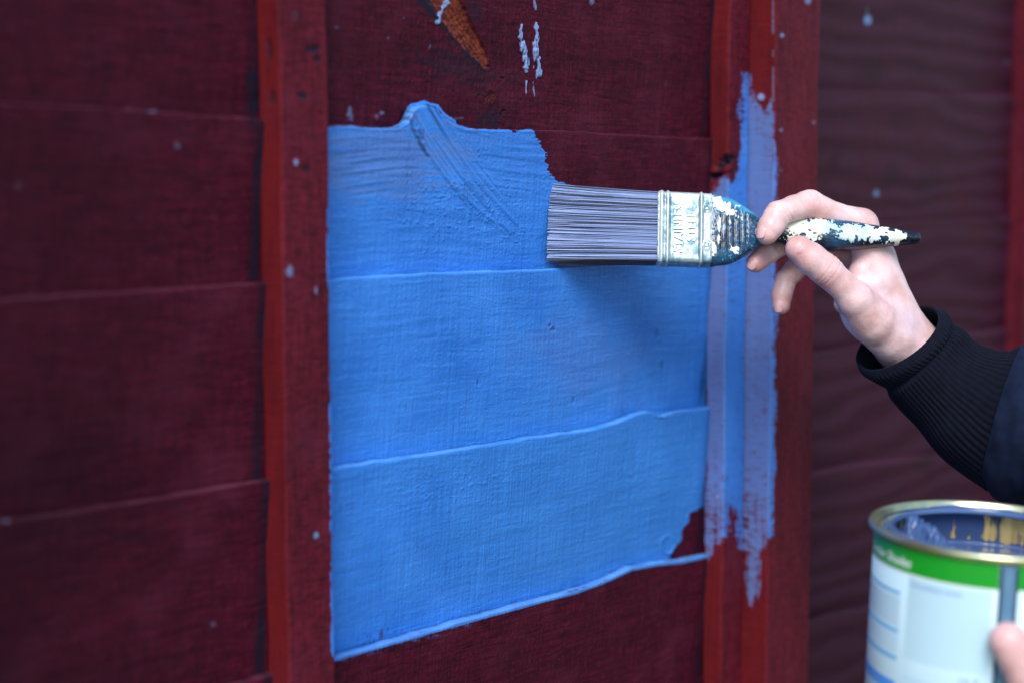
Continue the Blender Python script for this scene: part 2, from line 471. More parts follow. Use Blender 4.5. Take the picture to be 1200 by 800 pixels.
        pz = sstep(.35, .95, vn(px / 2.6, py / 1.9, 61)) * (sstep(1.2, .2, ell(px, py, 520, 575, 130, 38, -.2)) + .7 * sstep(1.2, .2, ell(px, py, 760, 560, 60, 60)))
        d += .4 * pz * body
        # crusty bottom edge of the stroke, ring-shaped drip, small dark nicks
        e = ell(px, py, 782, 638, 8, 10)
        d += .7 * np.exp(-((e - 1) / .22) ** 2)
        for cx, cy, rx, ry in [(648, 386, 4, 3), (672, 469, 1.2, 3.5), (644, 382, 2, 2), (770, 390, 2, 6), (776, 428, 2, 5), (560, 448, 1.5, 4)]:
            k = sstep(1.2, .5, ell(px, py, cx, cy, rx, ry) + .4 * vn(px / 2, py / 2, 62))
            d -= .7 * k; A['dark'] = np.maximum(A['dark'], .4 * k)
        # edge lip where paint ends
        d += .25 * np.exp(-((sd + 2) / 1.4) ** 2) * mid
        # beads running along ledges
        e = ell(px, py, 774, 486, 8, 4)
        d += 1.2 * sstep(1.3, .2, e)
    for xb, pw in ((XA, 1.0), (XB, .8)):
        corner_shade = sstep(.009, .0005, np.where(X <= xb, xb - X, 1)) * (.75 + .5 * vn(Z * 60, xb * 40, 28))  # contact shade painted on the boards left of each batten
        A['dark'] = np.maximum(A['dark'], pw * .85 * np.clip(corner_shade, 0, 1))
    A['dark'] = np.maximum(A['dark'], .8 * sstep(1.4, .4, ell(px, py, 298, 105, 9, 42) + .5 * vn(px / 5, py / 8, 29)))
    A['shaded'] = np.clip(sstep(XA + .01, XA - .16, X) * (.75 + .5 * vn(X * 9, Z * 14, 27)), 0, 1)  # boards left of the first batten darkened in colour, imitating light fall-off
    return d * .001, A

fence = empty('fence_panel', ((XA + XB) / 2, 0, 0), 'dark red lap fence panel partly covered with new blue paint, left of the double post', 'fence', 'garden fence panels')
TH = .0072
def build_board(k, x_cols, z_step, detail, parent, mat, linef, fieldf, recess=.0085):
    Xc = np.asarray(x_cols); nx = len(Xc)
    zt = linef(k, Xc); zl = linef(k + 1, Xc)
    zb = zl - .014
    H = float(np.mean(zt - zb))
    nz = max(4, int(H / z_step))
    v = np.linspace(0, 1, nz)
    Z = zt[:, None] * (1 - v) + zb[:, None] * v
    expo = (zt - zl)[:, None]
    Y = recess * (zt[:, None] - Z) / expo
    rr = .0011
    Y = Y + rr * (1 - np.sqrt(np.clip(1 - (1 - np.clip((zt[:, None] - Z) / rr, 0, 1)) ** 2, 0, 1)))
    X = np.repeat(Xc[:, None], nz, 1)
    co = np.stack([X, Y, Z], -1).reshape(-1, 3)
    d, A = fieldf(co, detail)
    co[:, 1] -= d
    front = co.reshape(nx, nz, 3)
    # back loop: ledge points, back top, back bottom
    rough = (.0007 * vn(Xc * 400, k * 3.1 + 9, 71) + .001 * vn(Xc * 80, k * 2.1, 72))
    t = TH + rough
    back = []
    for fy, dz in ((1, 0.0002), (1.02, -.0015),):
        back.append(np.stack([Xc, t * fy, zt + dz], -1))
    top2 = np.stack([Xc, t * .5, zt + .00035 + rough * .3], -1)
    bb = np.stack([Xc, np.full(nx, recess * 1.13 + TH), zb], -1)
    ring = np.concatenate([front, bb[:, None], back[1][:, None], back[0][:, None], top2[:, None]], 1)
    m = ring.shape[1]
    at = {}
    for kk, a in A.items():
        a = a.reshape(nx, nz)
        ext = np.stack([a[:, -1] * 0, a[:, 0] * 0, a[:, 1], a[:, 1]], 1)
        full_ = np.concatenate([a, ext], 1)
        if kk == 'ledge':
            full_[:, :1] = .7; full_[:, -3:] = .8  # where the painted highlight sits
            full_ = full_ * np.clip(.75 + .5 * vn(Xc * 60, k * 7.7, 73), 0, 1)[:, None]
        at[kk] = full_.ravel()
    # orientation: ring runs down the front then up the back
    f = loop_faces(nx, m, True, True)
    f = [tuple(q[::-1]) for q in f] if len(f) < 2000 else np.array([q[::-1] for q in loop_faces(nx, m, True, False).tolist()])
    return make_mesh('board', ring.reshape(-1, 3), f, mat, parent, at)

xs_far = np.arange(XA - 1.2, XA - .30, .02)
xs_left = np.arange(XA - .30, XA + .005, .0022)
xs_mid = np.arange(XA + .005, XB + .02, .00056)
xs_fine = np.concatenate([xs_far, xs_left, xs_mid, [XB2 - .001]])
xs_coarse = np.concatenate([np.arange(XA - 1.2, XB, .03), [XB2 - .001]])
kmin, kmax = -4, 13
for k in range(-4, 15):
    if line_z(k + 1, np.array([0.]))[0] < .05: break
    if 0 <= k <= 4:
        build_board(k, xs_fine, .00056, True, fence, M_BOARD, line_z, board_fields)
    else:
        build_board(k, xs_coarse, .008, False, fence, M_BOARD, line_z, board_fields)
z_top = float(line_z(-4, np.array([0.]))[0])
z_bot = .06

BPAINT = [(826, 236), (838, 226), (845, 206), (850, 198), (856, 214), (862, 206), (866, 170), (868, 88), (877, 84), (884, 116), (894, 132), (903, 118), (907, 132), (909, 200),
          (908, 560), (905, 625), (899, 632), (893, 650), (890, 688), (882, 712), (876, 706), (872, 650), (866, 640), (862, 604), (856, 592), (852, 628),
          (848, 634), (840, 640), (834, 652), (826, 664)]
def batten_fields(co, which, nside):
    px, py = project(co)
    n = len(px)
    A = dict(paint=np.zeros(n), bare=np.zeros(n), drip=np.zeros(n), dark=np.zeros(n), thin=np.zeros(n), lav=np.zeros(n), sidelit=np.zeros(n), shaded=np.zeros(n), ledge=np.zeros(n))
    d = .25 * vn(co[:, 2] * 30, nside * 5.0, 80) + .10 * vn(co[:, 0] * 700, co[:, 2] * 60, 81) + .10 * vn(co[:, 0] * 400 + nside * 3, co[:, 2] * 400, 82)
    if which in ('B', 'C'):
        sd = polysd(px, py, BPAINT) + 2.2 * vn(px / 4, py / 9, 83) + 1.5 * vn(px / 2, py / 3, 84)
        A['paint'] = .97 * sstep(3.5, -4.5, sd + 3.0 * vn(px / 2.0, py / 26, 92)) * (1 - .30 * sstep(.1, .8, vn(px / 2.2, py / 60, 93)) * (.5 + sstep(540, 640, py)))
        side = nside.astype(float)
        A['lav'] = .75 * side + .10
        A['sidelit'] = .8 * side  # left side coloured as if catching the light
        A['thin'] = .42 + .15 * side + .5 * sstep(520, 650, py) + .35 * sstep(180, 110, py)
    if which == 'B':
        for cx, cy, rx, ry in [(852, 188, 9, 5), (845, 196, 6, 4), (838, 207, 9, 3)]:
            k = sstep(1.3, .5, ell(px, py, cx, cy, rx, ry, -.3) + .3 * vn(px / 3, py / 3, 85))
            A['dark'] = np.maximum(A['dark'], k); d -= 3.2 * k
        d += 1.8 * sstep(1.4, .5, ell(px, py, 842, 200, 14, 4, -.15)) + 1.2 * np.exp(-((py - 175) / 22) ** 2)
        A['paint'] *= 1 - sstep(1.3, .6, ell(px, py, 846, 196, 12, 12))
        A['drip'] = np.maximum(A['drip'], .8 * sstep(1.2, .4, ell(px, py, 841, 581, 3, 4)))
        A['bare'] = .35 * sstep(1.3, .3, ell(px, py, 845, 170, 7, 12))
    if which == 'C':
        for cx, cy, r, a in [(892, 114, 5, 1), (915, 153, 3, .6), (916, 42, 3, .9), (914, 200, 3, .4), (946, 2, 5, .7), (952, 688, 4, .5), (953, 144, 3, .5), (931, 487, 3, .3)]:
            k = sstep(1.3, .4, ell(px, py, cx, cy, r, r)); A['drip'] = np.maximum(A['drip'], a * k); d += .5 * k
        A['drip'] = np.maximum(A['drip'], .5 * sstep(2.5, .5, np.abs(px - 906)) * (py < 130) * (vn(py / 9, 3.0, 86) > -.2))
    if which == 'A':
        A['sidelit'] = .9 * nside  # left side coloured as if catching the light
        for cx, cy, rx, ry, a in [(347, 191, 3, 4, 1), (339, 318, 5, 9, .7), (370, 340, 3, 6, .6), (371, 627, 3, 5, .8), (340, 460, 3, 6, .3), (385, 10, 3, 6, .6), (362, 45, 6, 6, .25), (345, 20, 6, 10, .3), (362, 118, 9, 14, .22)]:
            k = sstep(1.3, .4, ell(px, py, cx, cy, rx, ry) + .3 * vn(px / 3, py / 3, 87)); A['drip'] = np.maximum(A['drip'], a * k); d += .3 * k
        for cx, cy, rx, ry, a in [(368, 58, 8, 5, .9), (355, 112, 6, 5, .95), (372, 70, 4, 4, .6), (315, 60, 4, 14, .5), (360, 198, 4, 3, .8), (370, 629, 4, 6, .7), (318, 115, 4, 8, .5)]:
            k = sstep(1.3, .4, ell(px, py, cx, cy, rx, ry) + .4 * vn(px / 3, py / 3, 88)); A['dark'] = np.maximum(A['dark'], a * k); d -= .9 * k
        # a brushed edge of blue on the right-hand corner
        edge = np.interp(py, [0, 225, 240, 330, 350, 800], [400, 400, 385, 383, 386, 389]) + 1.2 * vn(py / 6, 1.0, 89)
        A['paint'] = sstep(-.8, .8, px - edge) * (nside < .5) * (py < 768)
    return d * .001, A

def build_batten(name, x0, x1, y_front, y_back, z0, z1, parent, which, fine=True):
    """upright batten: section runs left side (back to front), front face, right side"""
    s = .0012 if fine else .008
    ch = .0014
    sec = []
    ys = np.linspace(y_back, y_front + ch, max(3, int(abs(y_front - y_back) / s)))
    for y in ys: sec.append((x0, y, 1.0))
    for a in (22, 45, 68): sec.append((x0 + ch * (1 - math.cos(rad(a))), y_front + ch * (1 - math.sin(rad(a))), .5))
    xs = np.linspace(x0 + ch, x1 - ch, max(3, int((x1 - x0) / s)))
    for x in xs: sec.append((x, y_front, 0.0))
    for a in (68, 45, 22): sec.append((x1 - ch * (1 - math.cos(rad(a))), y_front + ch * (1 - math.sin(rad(a))), 0.0))
    for y in ys[::-1]: sec.append((x1, y, 0.0))
    sec = np.array(sec); m = len(sec)
    if fine: zz = np.concatenate([np.arange(z0, TIP[2] - .42, .02), np.arange(TIP[2] - .42, TIP[2] + .25, .0012), np.arange(TIP[2] + .25, z1, .02), [z1]])
    else: zz = np.linspace(z0, z1, 60)
    n = len(zz)
    co = np.zeros((n, m, 3)); co[..., 0] = sec[:, 0]; co[..., 1] = sec[:, 1]; co[..., 2] = zz[:, None]
    # slight waviness of the sawn batten
    co[..., 0] += (.0012 * vn(zz * 5, x0 * 31, 90) + .0006 * vn(zz * 26, x0 * 17, 91))[:, None]
    side = np.repeat(sec[None, :, 2], n, 0).ravel()
    flat = co.reshape(-1, 3)
    d, A = batten_fields(flat, which, side)
    ist = (side > .4); isb = np.zeros(m, bool); isb[[0, 1, m - 2, m - 1]] = True
    isb = np.repeat(isb[None], n, 0).ravel()
    right = (flat[:, 0] > x1 - .002)
    d = np.where(isb | right, 0, d)
    flat[:, 0] -= np.where(ist, d, 0); flat[:, 1] -= np.where(~ist, d, 0)
    f = loop_faces(n, m, True, True)
    f = [tuple(q[::-1]) for q in f]
    return make_mesh(name, flat, f, M_BATTEN, parent, A)

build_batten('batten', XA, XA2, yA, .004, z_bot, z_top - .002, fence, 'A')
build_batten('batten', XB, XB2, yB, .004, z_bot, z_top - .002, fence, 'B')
build_batten('batten', XA - (XB - XA) - .01, XA2 - (XB - XA) - .01, yA, .004, z_bot, z_top - .002, fence, 'far', False)
v, f = box_mesh((XA - 1.2, -.02, z_top), (XB2 + .001, .03, z_top + .02)); make_mesh('top_rail', v, f, simple('rail_paint', (.12, .014, .024), .6, 0, 30, (.07, .01, .018), .0005), fence, smooth=False)

# ------------------------------------------------------------------ fence, right panel
fence_r = empty('fence_panel', ((XC + XD) / 2, 0, 0), 'weathered dull purple-red fence panel with wavy grain, behind the sleeve and can', 'fence', 'garden fence panels')
rl_px = {1: [(965, 106), (1050, 106), (1170, 112)], 2: [(965, 262), (1170, 255)], 3: [(965, 408), (1170, 385)],
         4: [(965, 546), (1000, 541), (1060, 535), (1170, 520)], 5: [(965, 716), (1060, 700), (1170, 680)]}
rlines = {k: (np.array([W(*p, .006)[0] for p in v]), np.array([W(*p, .006)[2] for p in v])) for k, v in rl_px.items()}
def rline(k, X):
    if k in rlines: z = np.interp(X, *rlines[k])
    elif k < 1: z = rlines[1][1].mean() + .112 * (1 - k)
    else: z = rlines[5][1].mean() - .112 * (k - 5)
    return z + .0012 * vn(X * 20, k * 2.9, 101)
def right_fields(co, detail):
    px, py = project(co); n = len(px)
    X, Z = co[:, 0] * 1000, co[:, 2] * 1000
    A = dict(drip=np.zeros(n), dark=np.zeros(n), ledge=np.zeros(n))
    d = .25 * fbm(X / 60, Z / 5, 111) + .1 * vn(X / 4, Z / 30, 112)
    for cx, cy, rx, ry, a in [(1017, 24, 6, 7, 1), (1016, 12, 2, 8, .5), (1027, 227, 5, 6, .7), (997, 195, 6, 8, .25), (1180, 73, 5, 6, .4), (1125, 250, 8, 8, .25)]:
        A['drip'] = np.maximum(A['drip'], a * sstep(1.3, .3, ell(px, py, cx, cy, rx, ry)))
    for cx, cy, rx, ry, a in [(1022, 85, 16, 20, .55), (1010, 92, 12, 12, .4), (977, 188, 8, 16, .6), (1075, 80, 22, 12, .3), (1090, 215, 22, 18, .35), (1045, 205, 12, 20, .4), (1084, 545, 14, 10, .45), (980, 715, 15, 4, .5)]:
        A['dark'] = np.maximum(A['dark'], a * sstep(1.3, .2, ell(px, py, cx, cy, rx, ry, .5) + .3 * vn(px / 8, py / 8, 113)))
    return d * .001, A
rx = np.concatenate([np.arange(XC2 - .02, XD + .02, .002), np.arange(XD + .03, XC + 1.75, .03)])
rxc = np.arange(XC2 - .02, XC + 1.75, .03)
for k in range(-4, 15):
    if rline(k + 1, np.array([XC]))[0] < .05: break
    vis = -1 <= k <= 6
    build_board(k, rx if vis else rxc, .003 if vis else .01, False, fence_r, M_RIGHT, rline, right_fields, .007)
zt_r = float(rline(-4, np.array([XC]))[0])
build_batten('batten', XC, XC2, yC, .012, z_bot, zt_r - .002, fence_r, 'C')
build_batten('batten', XD, XD2, yD, .004, z_bot, zt_r - .002, fence_r, 'far')
build_batten('batten', XD + .45, XD2 + .45, yD, .004, z_bot, zt_r - .002, fence_r, 'far', False)
v, f = box_mesh((XC, -.02, zt_r), (XC + 1.75, .03, zt_r + .02)); make_mesh('top_rail', v, f, bpy.data.materials['rail_paint'], fence_r, smooth=False)
# the backing strip that closes the joint behind the two end battens
v, f = box_mesh((XB2 - .0008, .0125, z_bot), (XC2 + .002, .03, z_top - .004)); make_mesh('backing_strip', v, f, bpy.data.materials['rail_paint'], fence_r, smooth=False)

# ------------------------------------------------------------------ paint brush
AX = (P(1078, 279.5, 1.006) - P(640, 263.5, 1.006)); BL = np.linalg.norm(AX); AX /= BL
roll = rad(13)
c0 = -CF * math.cos(roll) + CU * math.sin(roll)
c0 -= AX * (c0 @ AX); c0 /= np.linalg.norm(c0)
b0 = np.cross(c0, AX)
if b0 @ CU < 0: b0 = -b0
BO = P(640, 263.5, 1.006)
brush = empty('paintbrush', BO, 'paint spattered flat brush in the raised hand, its bristles pressed on wet blue paint', 'paintbrush')
brush.matrix_world = Matrix(((AX[0], b0[0], c0[0], BO[0]), (AX[1], b0[1], c0[1], BO[1]), (AX[2], b0[2], c0[2], BO[2]), (0, 0, 0, 1)))
S = BL / 438.0
def bx_(px): return (px - 640) * S

def loft_local(stations, m, power=4.0):
    """stations: x, half width, half thickness, centre offset"""
    a = np.linspace(0, 2 * np.pi, m, endpoint=False)
    ca, sa = np.cos(a), np.sin(a)
    r = (np.abs(ca) ** power + np.abs(sa) ** power) ** (-1 / power)
    st = np.array(stations)
    co = np.zeros((len(st), m, 3))
    co[..., 0] = st[:, 0:1]
    co[..., 1] = st[:, 1:2] * (r * ca)[None] + st[:, 3:4]
    co[..., 2] = st[:, 2:3] * (r * sa)[None]
    return co
# bristles
def bristle_material():
    m = Mat('painted_bristles')
    st = m.noise(1.0, m.coord((18, 900, 900)), 4, .6)
    k = m.math('ADD', m.attr('load'), m.math('MULTIPLY', m.math('SUBTRACT', st, .5), .55))
    col = m.mix(m.mapr(k, .2, .7), (.030, .028, .05), (.15, .215, .42))
    col = m.mix(m.mapr(k, .85, 1.3), col, (.29, .39, .64))
    m.l(col, m.b.inputs['Base Color']); m.b.inputs['Roughness'].default_value = .5
    return m.m
rng = np.random.default_rng(4)
M_BR = bristle_material()
L0 = bx_(771)
V = []; Fc = []; LD = []; base = 0
hw, ht = .0243, .0066
def add_strand(y0, z0, y1, z1, r, xt, load, wav):
    global base
    ns = 14; nm = 5
    t = np.linspace(0, 1, ns)
    x = L0 + .004 + (xt - L0 - .004) * t
    ph = rng.uniform(0, 6.28)
    yy = y0 + (y1 - y0) * t + wav * np.sin(t * rng.uniform(1.5, 4.5) + ph) * t
    zz = z0 + (z1 - z0) * t + wav * .7 * np.sin(t * 3 + ph * 2) * t
    zz = zz + (y1 * math.tan(roll) * .96) * np.clip((t - .15) / .85, 0, 1) ** 2
    rr = r * (1 - .25 * t ** 3)
    a = np.linspace(0, 2 * np.pi, nm, endpoint=False)
    co = np.zeros((ns, nm, 3)); co[..., 0] = x[:, None]
    co[..., 1] = yy[:, None] + rr[:, None] * np.cos(a); co[..., 2] = zz[:, None] + rr[:, None] * .8 * np.sin(a)
    V.append(co.reshape(-1, 3)); Fc.append(loop_faces(ns, nm, True, False) + base)
    tip = np.array([[xt - .0003, yy[-1], zz[-1]]]); V.append(tip)
    e = base + (ns - 1) * nm
    tf = np.array([[e + j, e + (j + 1) % nm, base + ns * nm, base + ns * nm] for j in range(nm)])
    Fc.append(tf)
    ld = load + .35 * np.clip((t - .55) / .45, 0, 1) + .12 * rng.standard_normal() - .25 * np.exp(-((t - rng.uniform(.1, .9)) / .12) ** 2) * (rng.random() < .4)
    LD.append(np.repeat(ld, nm)); LD.append([ld[-1]])
    base += ns * nm + 1
def wall_x(z, y): return .0003 + (ht - z) * .86
for layer, (zl, cnt) in enumerate([(.0062, 118), (.0050, 90), (.0028, 60), (0, 50), (-.003, 50), (-.0062, 60)]):
    for i in range(cnt):
        y = (-1 + 2 * (i + .5) / cnt) * hw * .965 + rng.normal(0, .00018)
        z = zl + rng.normal(0, .00025)
        z *= 1 - .10 * (abs(y) / hw) ** 6
        xt = wall_x(z, y) + abs(rng.normal(0, .0005)) + .0012 * max(0, -(y / hw)) * 0 + (.0002 * (y / hw) + .0002)
        clump = .28 * vn(np.array([y * 700]), np.array([3.3]), 7)[0]
        dark = 1 if rng.random() < .13 and layer == 0 else 0
        add_strand(y * .97, z * .95, y * 1.01 + .0009 * vn(np.array([y * 330]), np.array([layer * 2.2]), 9)[0] * (abs(y) < .021), z + .0005 * vn(np.array([y * 300 + 9]), np.array([layer * 2.2]), 10)[0], (.00036 if layer == 0 else .00042) * rng.uniform(.75, 1.3), xt, .80 + clump - .65 * dark - (.30 if layer > 0 else 0) + (.15 if abs(y) > .02 else 0), .0005)
# side faces
for sgn in (-1, 1):
    for i in range(26):
        z = -ht + 2 * ht * (i + .5) / 26
        add_strand(sgn * hw * .95, z * .95, sgn * hw * 1.0, z * .97, .00042, wall_x(z, 0) + abs(rng.normal(0, .0006)) + (.0016 if sgn > 0 else 0), .45 if sgn > 0 else .1, .0004)
# paint-soaked core
coreV = loft_local([(L0 + .004, hw * .93, ht * .7, 0), (L0 * .5, hw * .95, ht * .6, 0), (.022, hw * .93, ht * .4, 0)], 24, 6).reshape(-1, 3)
V.append(coreV); 
cf = loop_faces(3, 24, True, False) + base
Fc.append(cf); LD.append(np.full(len(coreV), .12))
bo = make_mesh('bristles', np.concatenate(V), np.concatenate(Fc), M_BR, brush, {'load': np.concatenate([np.ravel(x) for x in LD])}, local=True)
bo['kind'] = 'stuff'

# ferrule
def ferrule_material():
    m = Mat('paint_smeared_ferrule')
    n1 = m.noise(140, m.coord(), 4, .6); n2 = m.noise(60, m.coord((1, 1, 1)), 3, .5)
    n3 = m.noise(420, m.coord(), 3, .6)
    col = m.mix(m.mapr(n1, .42, .60), (.36, .47, .48), (.10, .20, .26))
    col = m.mix(m.mapr(n2, .56, .66), col, (.07, .20, .36))
    col = m.mix(m.mapr(n3, .66, .73), col, (.70, .76, .70))
    col = m.mix(m.attr('crest'), col, (.70, .78, .74))
    m.l(col, m.b.inputs['Base Color'])
    m.l(m.mapr(n1, .4, .6, .22, .45), m.b.inputs['Roughness'])
    m.b.inputs['Metallic'].default_value = .45
    m.l(m.bump(n1, .5, .0003), m.b.inputs['Normal'])
    return m.m
M_FE = ferrule_material()
fx = np.concatenate([[bx_(769.3)], np.linspace(bx_(769.5), bx_(832.5), 150), [bx_(832.7)]])
st = []
for x in fx:
    p = x / S + 640
    g_ = lambda c, w, h: h * math.exp(-((p - c) / w) ** 2)
    bump_ = g_(774, 2.2, .0011) + g_(781, 1.6, .0010) + g_(820, 1.6, .0011) - g_(777.6, 1.3, .0003) + g_(831.5, .8, .0004)
    edge = -.0006 if p < 769.6 or p > 832.4 else 0
    w = .0242 - .0004 * (p - 770) / 60
    st.append((x, w + bump_ * .6 + edge, .0078 + bump_ + edge, 0))
fe = loft_local(st, 160, 9)
# pressed panel around the lettering and crimped tabs
pxx = fe[..., 0] / S + 640
face = (fe[..., 2] > .006) & (np.abs(fe[..., 1]) < .0205)
dent = .0004 * sstep(783, 785, pxx) * sstep(818, 816, pxx) * sstep(.0215, .0195, np.abs(fe[..., 1]))
fe[..., 2] -= np.where(face, dent, 0) * 1.0
fe[..., 2] += np.where(fe[..., 2] > .006, .00018 * fbm(fe[..., 0] * 300, fe[..., 1] * 300, 121), 0)
for cy in (.0125, -.0125):
    dd = np.hypot(pxx - 826.5, (fe[..., 1] - cy) / S)
    fe[..., 2] += np.where(fe[..., 2] > .006, .0009 * np.exp(-((dd - 3.6) / 1.0) ** 2) - .0006 * np.exp(-(dd / 2.0) ** 2), 0)
ff = loop_faces(len(fx), 160, True, False)
crest = np.clip(np.exp(-((pxx - 773) / 2.2) ** 2) + np.exp(-((pxx - 781) / 1.3) ** 2) + np.exp(-((pxx - 820) / 1.4) ** 2) + .8 * np.exp(-((fe[..., 1] - .0222) / .0012) ** 2), 0, 1) * .8
ferr = make_mesh('ferrule', fe.reshape(-1, 3), ff, M_FE, brush, {'crest': crest}, local=True)
M_NAIL = simple('tack_metal', (.75, .8, .78), .3, .8)
def sphere_mesh(r, sc=(1, 1, 1), n=14, m=10, loc=(0, 0, 0)):
    v = []; f = []
    for i in range(m + 1):
        t = math.pi * i / m
        for j in range(n):
            p = 2 * math.pi * j / n
            v.append((loc[0] + r * sc[0] * math.sin(t) * math.cos(p), loc[1] + r * sc[1] * math.sin(t) * math.sin(p), loc[2] + r * sc[2] * math.cos(t)))
    for i in range(m):
        for j in range(n):
            f.append((i * n + j, (i + 1) * n + j, (i + 1) * n + (j + 1) % n, i * n + (j + 1) % n))
    return v, f
for cy in (.0125, -.0125):
    v, f = sphere_mesh(.0011, (1, 1, .5), loc=(bx_(826.5), cy, .0078)); make_mesh('tack', v, f, M_NAIL, ferr, local=True)
def text_mesh(txt, size, extrude, bev=0.0, res=2, space=1.0, shear=0.0):
    cu = bpy.data.curves.new('lettering', 'FONT')
    cu.body = txt; cu.size = size; cu.extrude = extrude; cu.bevel_depth = bev; cu.resolution_u = res
    cu.align_x = 'CENTER'; cu.align_y = 'CENTER'; cu.space_character = space; cu.shear = shear
    cu.offset = size * .012
    ob = bpy.data.objects.new('tmp_text', cu); COL.objects.link(ob)
    dg = bpy.context.evaluated_depsgraph_get()
    me = bpy.data.meshes.new_from_object(ob.evaluated_get(dg))
    bpy.data.objects.remove(ob)
    n = len(me.vertices); co = np.zeros(n * 3, np.float32); me.vertices.foreach_get('co', co)
    fs = [tuple(p.vertices) for p in me.polygons]
    bpy.data.meshes.remove(me)
    return co.reshape(-1, 3).astype(float), fs
M_LET = simple('embossed_letter_metal', (.72, .80, .74), .5, .1)
for txt, cx, ln, cap_ in (('STAINLESS', 793.5, .0355, .0062), ('STEEL', 808.2, .0205, .0056)):
    co, fs = text_mesh(txt, .008, .00035, .00012)
    w = np.ptp(co[:, 0]); h = np.ptp(co[:, 1])
    u = (co[:, 0] - (co[:, 0].min() + w / 2)) * ln / w; q = (co[:, 1] - (co[:, 1].min() + h / 2)) * cap_ / h
    loc = np.stack([bx_(cx) - q, u, .0079 + co[:, 2]], -1)
    make_mesh('lettering', loc, fs, M_LET, ferr, local=True, smooth=False)

# handle
def handle_material():
    m = Mat('spattered_handle')
    n1 = m.noise(260, m.coord((1, 1, 1)), 5, .65); n2 = m.noise(45, m.coord(), 4, .6)
    blue = m.math('ADD', m.attr('blue'), m.math('MULTIPLY', m.math('SUBTRACT', n2, .5), 1.1))
    col = m.mix(m.mapr(blue, .35, .75), (.005, .009, .018), (.015, .075, .16))
    col = m.mix(m.mapr(blue, .80, 1.1), col, (.05, .28, .46))
    wt = m.math('ADD', m.attr('white'), m.math('MULTIPLY', m.math('SUBTRACT', n1, .5), .55))
    wm = m.mapr(wt, .41, .60)
    col = m.mix(wm, col, m.mix(m.mapr(n2, .4, .6), (.74, .76, .64), (.42, .62, .66)))
    m.l(col, m.b.inputs['Base Color'])
    m.l(m.mapr(wm, 0, 1, .22, .5), m.b.inputs['Roughness'])
    m.l(m.bump(n1, .35, .0004), m.b.inputs['Normal'])
    return m.m
prof = [(829, 39, 7.0), (833, 43, 7.6), (840, 42, 7.7), (857, 38.5, 7.5), (868, 32.5, 7.2), (880, 24.5, 6.8), (892, 15, 6.3), (902, 11.5, 6.2), (912, 12, 6.6),
        (925, 15, 7.4), (940, 18, 8.2), (955, 19.5, 8.6), (975, 19, 8.5), (1000, 16.8, 8.0), (1025, 13.3, 7.2), (1050, 9.6, 6.1), (1068, 7.3, 5.0), (1074, 6.2, 4.4), (1077.5, 3.6, 2.6), (1078.5, .5, .4)]
pp = np.array(prof)
hx = np.concatenate([np.arange(829, 1072, .55), np.linspace(1072, 1078.5, 14)])
def smooth_interp(x, xp, fp):
    # Catmull-Rom through the stations
    i = np.clip(np.searchsorted(xp, x) - 1, 0, len(xp) - 2)
    m_ = np.gradient(fp, xp)
    h = xp[i + 1] - xp[i]; t = (x - xp[i]) / h
    return (2*t**3-3*t**2+1)*fp[i] + (t**3-2*t**2+t)*h*m_[i] + (-2*t**3+3*t**2)*fp[i+1] + (t**3-t**2)*h*m_[i+1]
hwid = np.maximum(smooth_interp(hx, pp[:, 0], pp[:, 1]), .3) * S
hthk = np.maximum(smooth_interp(hx, pp[:, 0], pp[:, 2]), .3) * .001
mh = 140
hc = []
for i, x in enumerate(hx):
    pw = 3.2 - 1.0 * float(sstep(870, 910, x))
    hc.append(loft_local([(bx_(x), hwid[i], hthk[i], -.0003 * 0)], mh, pw)[0])
hc = np.array(hc)
HX = hc[..., 0] / S + 640; HY = hc[..., 1] / S
rel = hc[..., 1] / hwid[:, None]; facing = hc[..., 2] / hthk[:, None]
white = np.zeros(HX.shape); blue = np.zeros(HX.shape)
n1 = fbm(HX / 7, HY / 6, 131, 4); n2 = vn(HX / 3, HY / 2.5, 132); n3 = vn(HX / 1.7, HY / 1.7, 133)
for cx, cy, rx_, ry_, a in [(838, 32, 8, 7, 1), (847, 26, 8, 6, .95), (857, 19, 8, 6, .85), (862, 28, 4, 3, .9), (860, -27, 5, 5, 1), (832, 5, 4, 26, .5), (841, 2, 2, 13, .75),
                            (840, -14, 2.5, 9, .6), (853, 10, 1.5, 12, .55), (868, 12, 2, 8, .5), (887, -3, 3, 6, .7), (893, 3, 3, 3, .8), (835, -24, 3, 10, .6),
                            (930, 4, 22, 13, 1.05), (955, 6, 26, 10, .8), (985, 2, 24, 9, .74), (1015, 0, 40, 9, .95), (1048, -1, 24, 6, .95), (945, -6, 16, 7, .6), (990, -8, 20, 4, .55), (1064, 3, 10, 4, .9), (960, 0, 12, 9, .5), (1068, 0, 8, 3, .9)]:
    white = np.maximum(white, a * sstep(1.35, .55, np.sqrt(((HX - cx) / rx_) ** 2 + ((HY - cy) / ry_) ** 2) + 1.0 * n1 + .4 * n3))
white = white * (1 - .75 * sstep(1052, 1066, HX))
white = np.where(facing > -.1, white, .1 * (n1 > .3))
blue = .30 + .25 * n1 + .5 * sstep(.55, .9, rel) * (HX < 905) + .35 * (np.abs(n2) > .6) * (HX < 900) + .25 * (HX < 895) + .25 * sstep(.3, .9, rel) * (HX > 900)  # sheen painted in as blue, stronger along the upper edge
blue = np.where((facing < .2) & (rel < 0), .05, blue)
g_ = np.zeros(HX.shape)
for gx in (843.5, 851, 858.5, 866, 873): g_ += np.exp(-((HX - gx) / 1.3) ** 2)
g_ *= sstep(.72, .55, np.abs(rel)) * (facing > .3)
hc[..., 2] -= g_ * .0004
hc[..., 2] += np.where(facing > 0, 1, -1) * .00045 * sstep(.42, .6, white + .2 * n2) + .00012 * n2
blue += .10 - .25 * g_
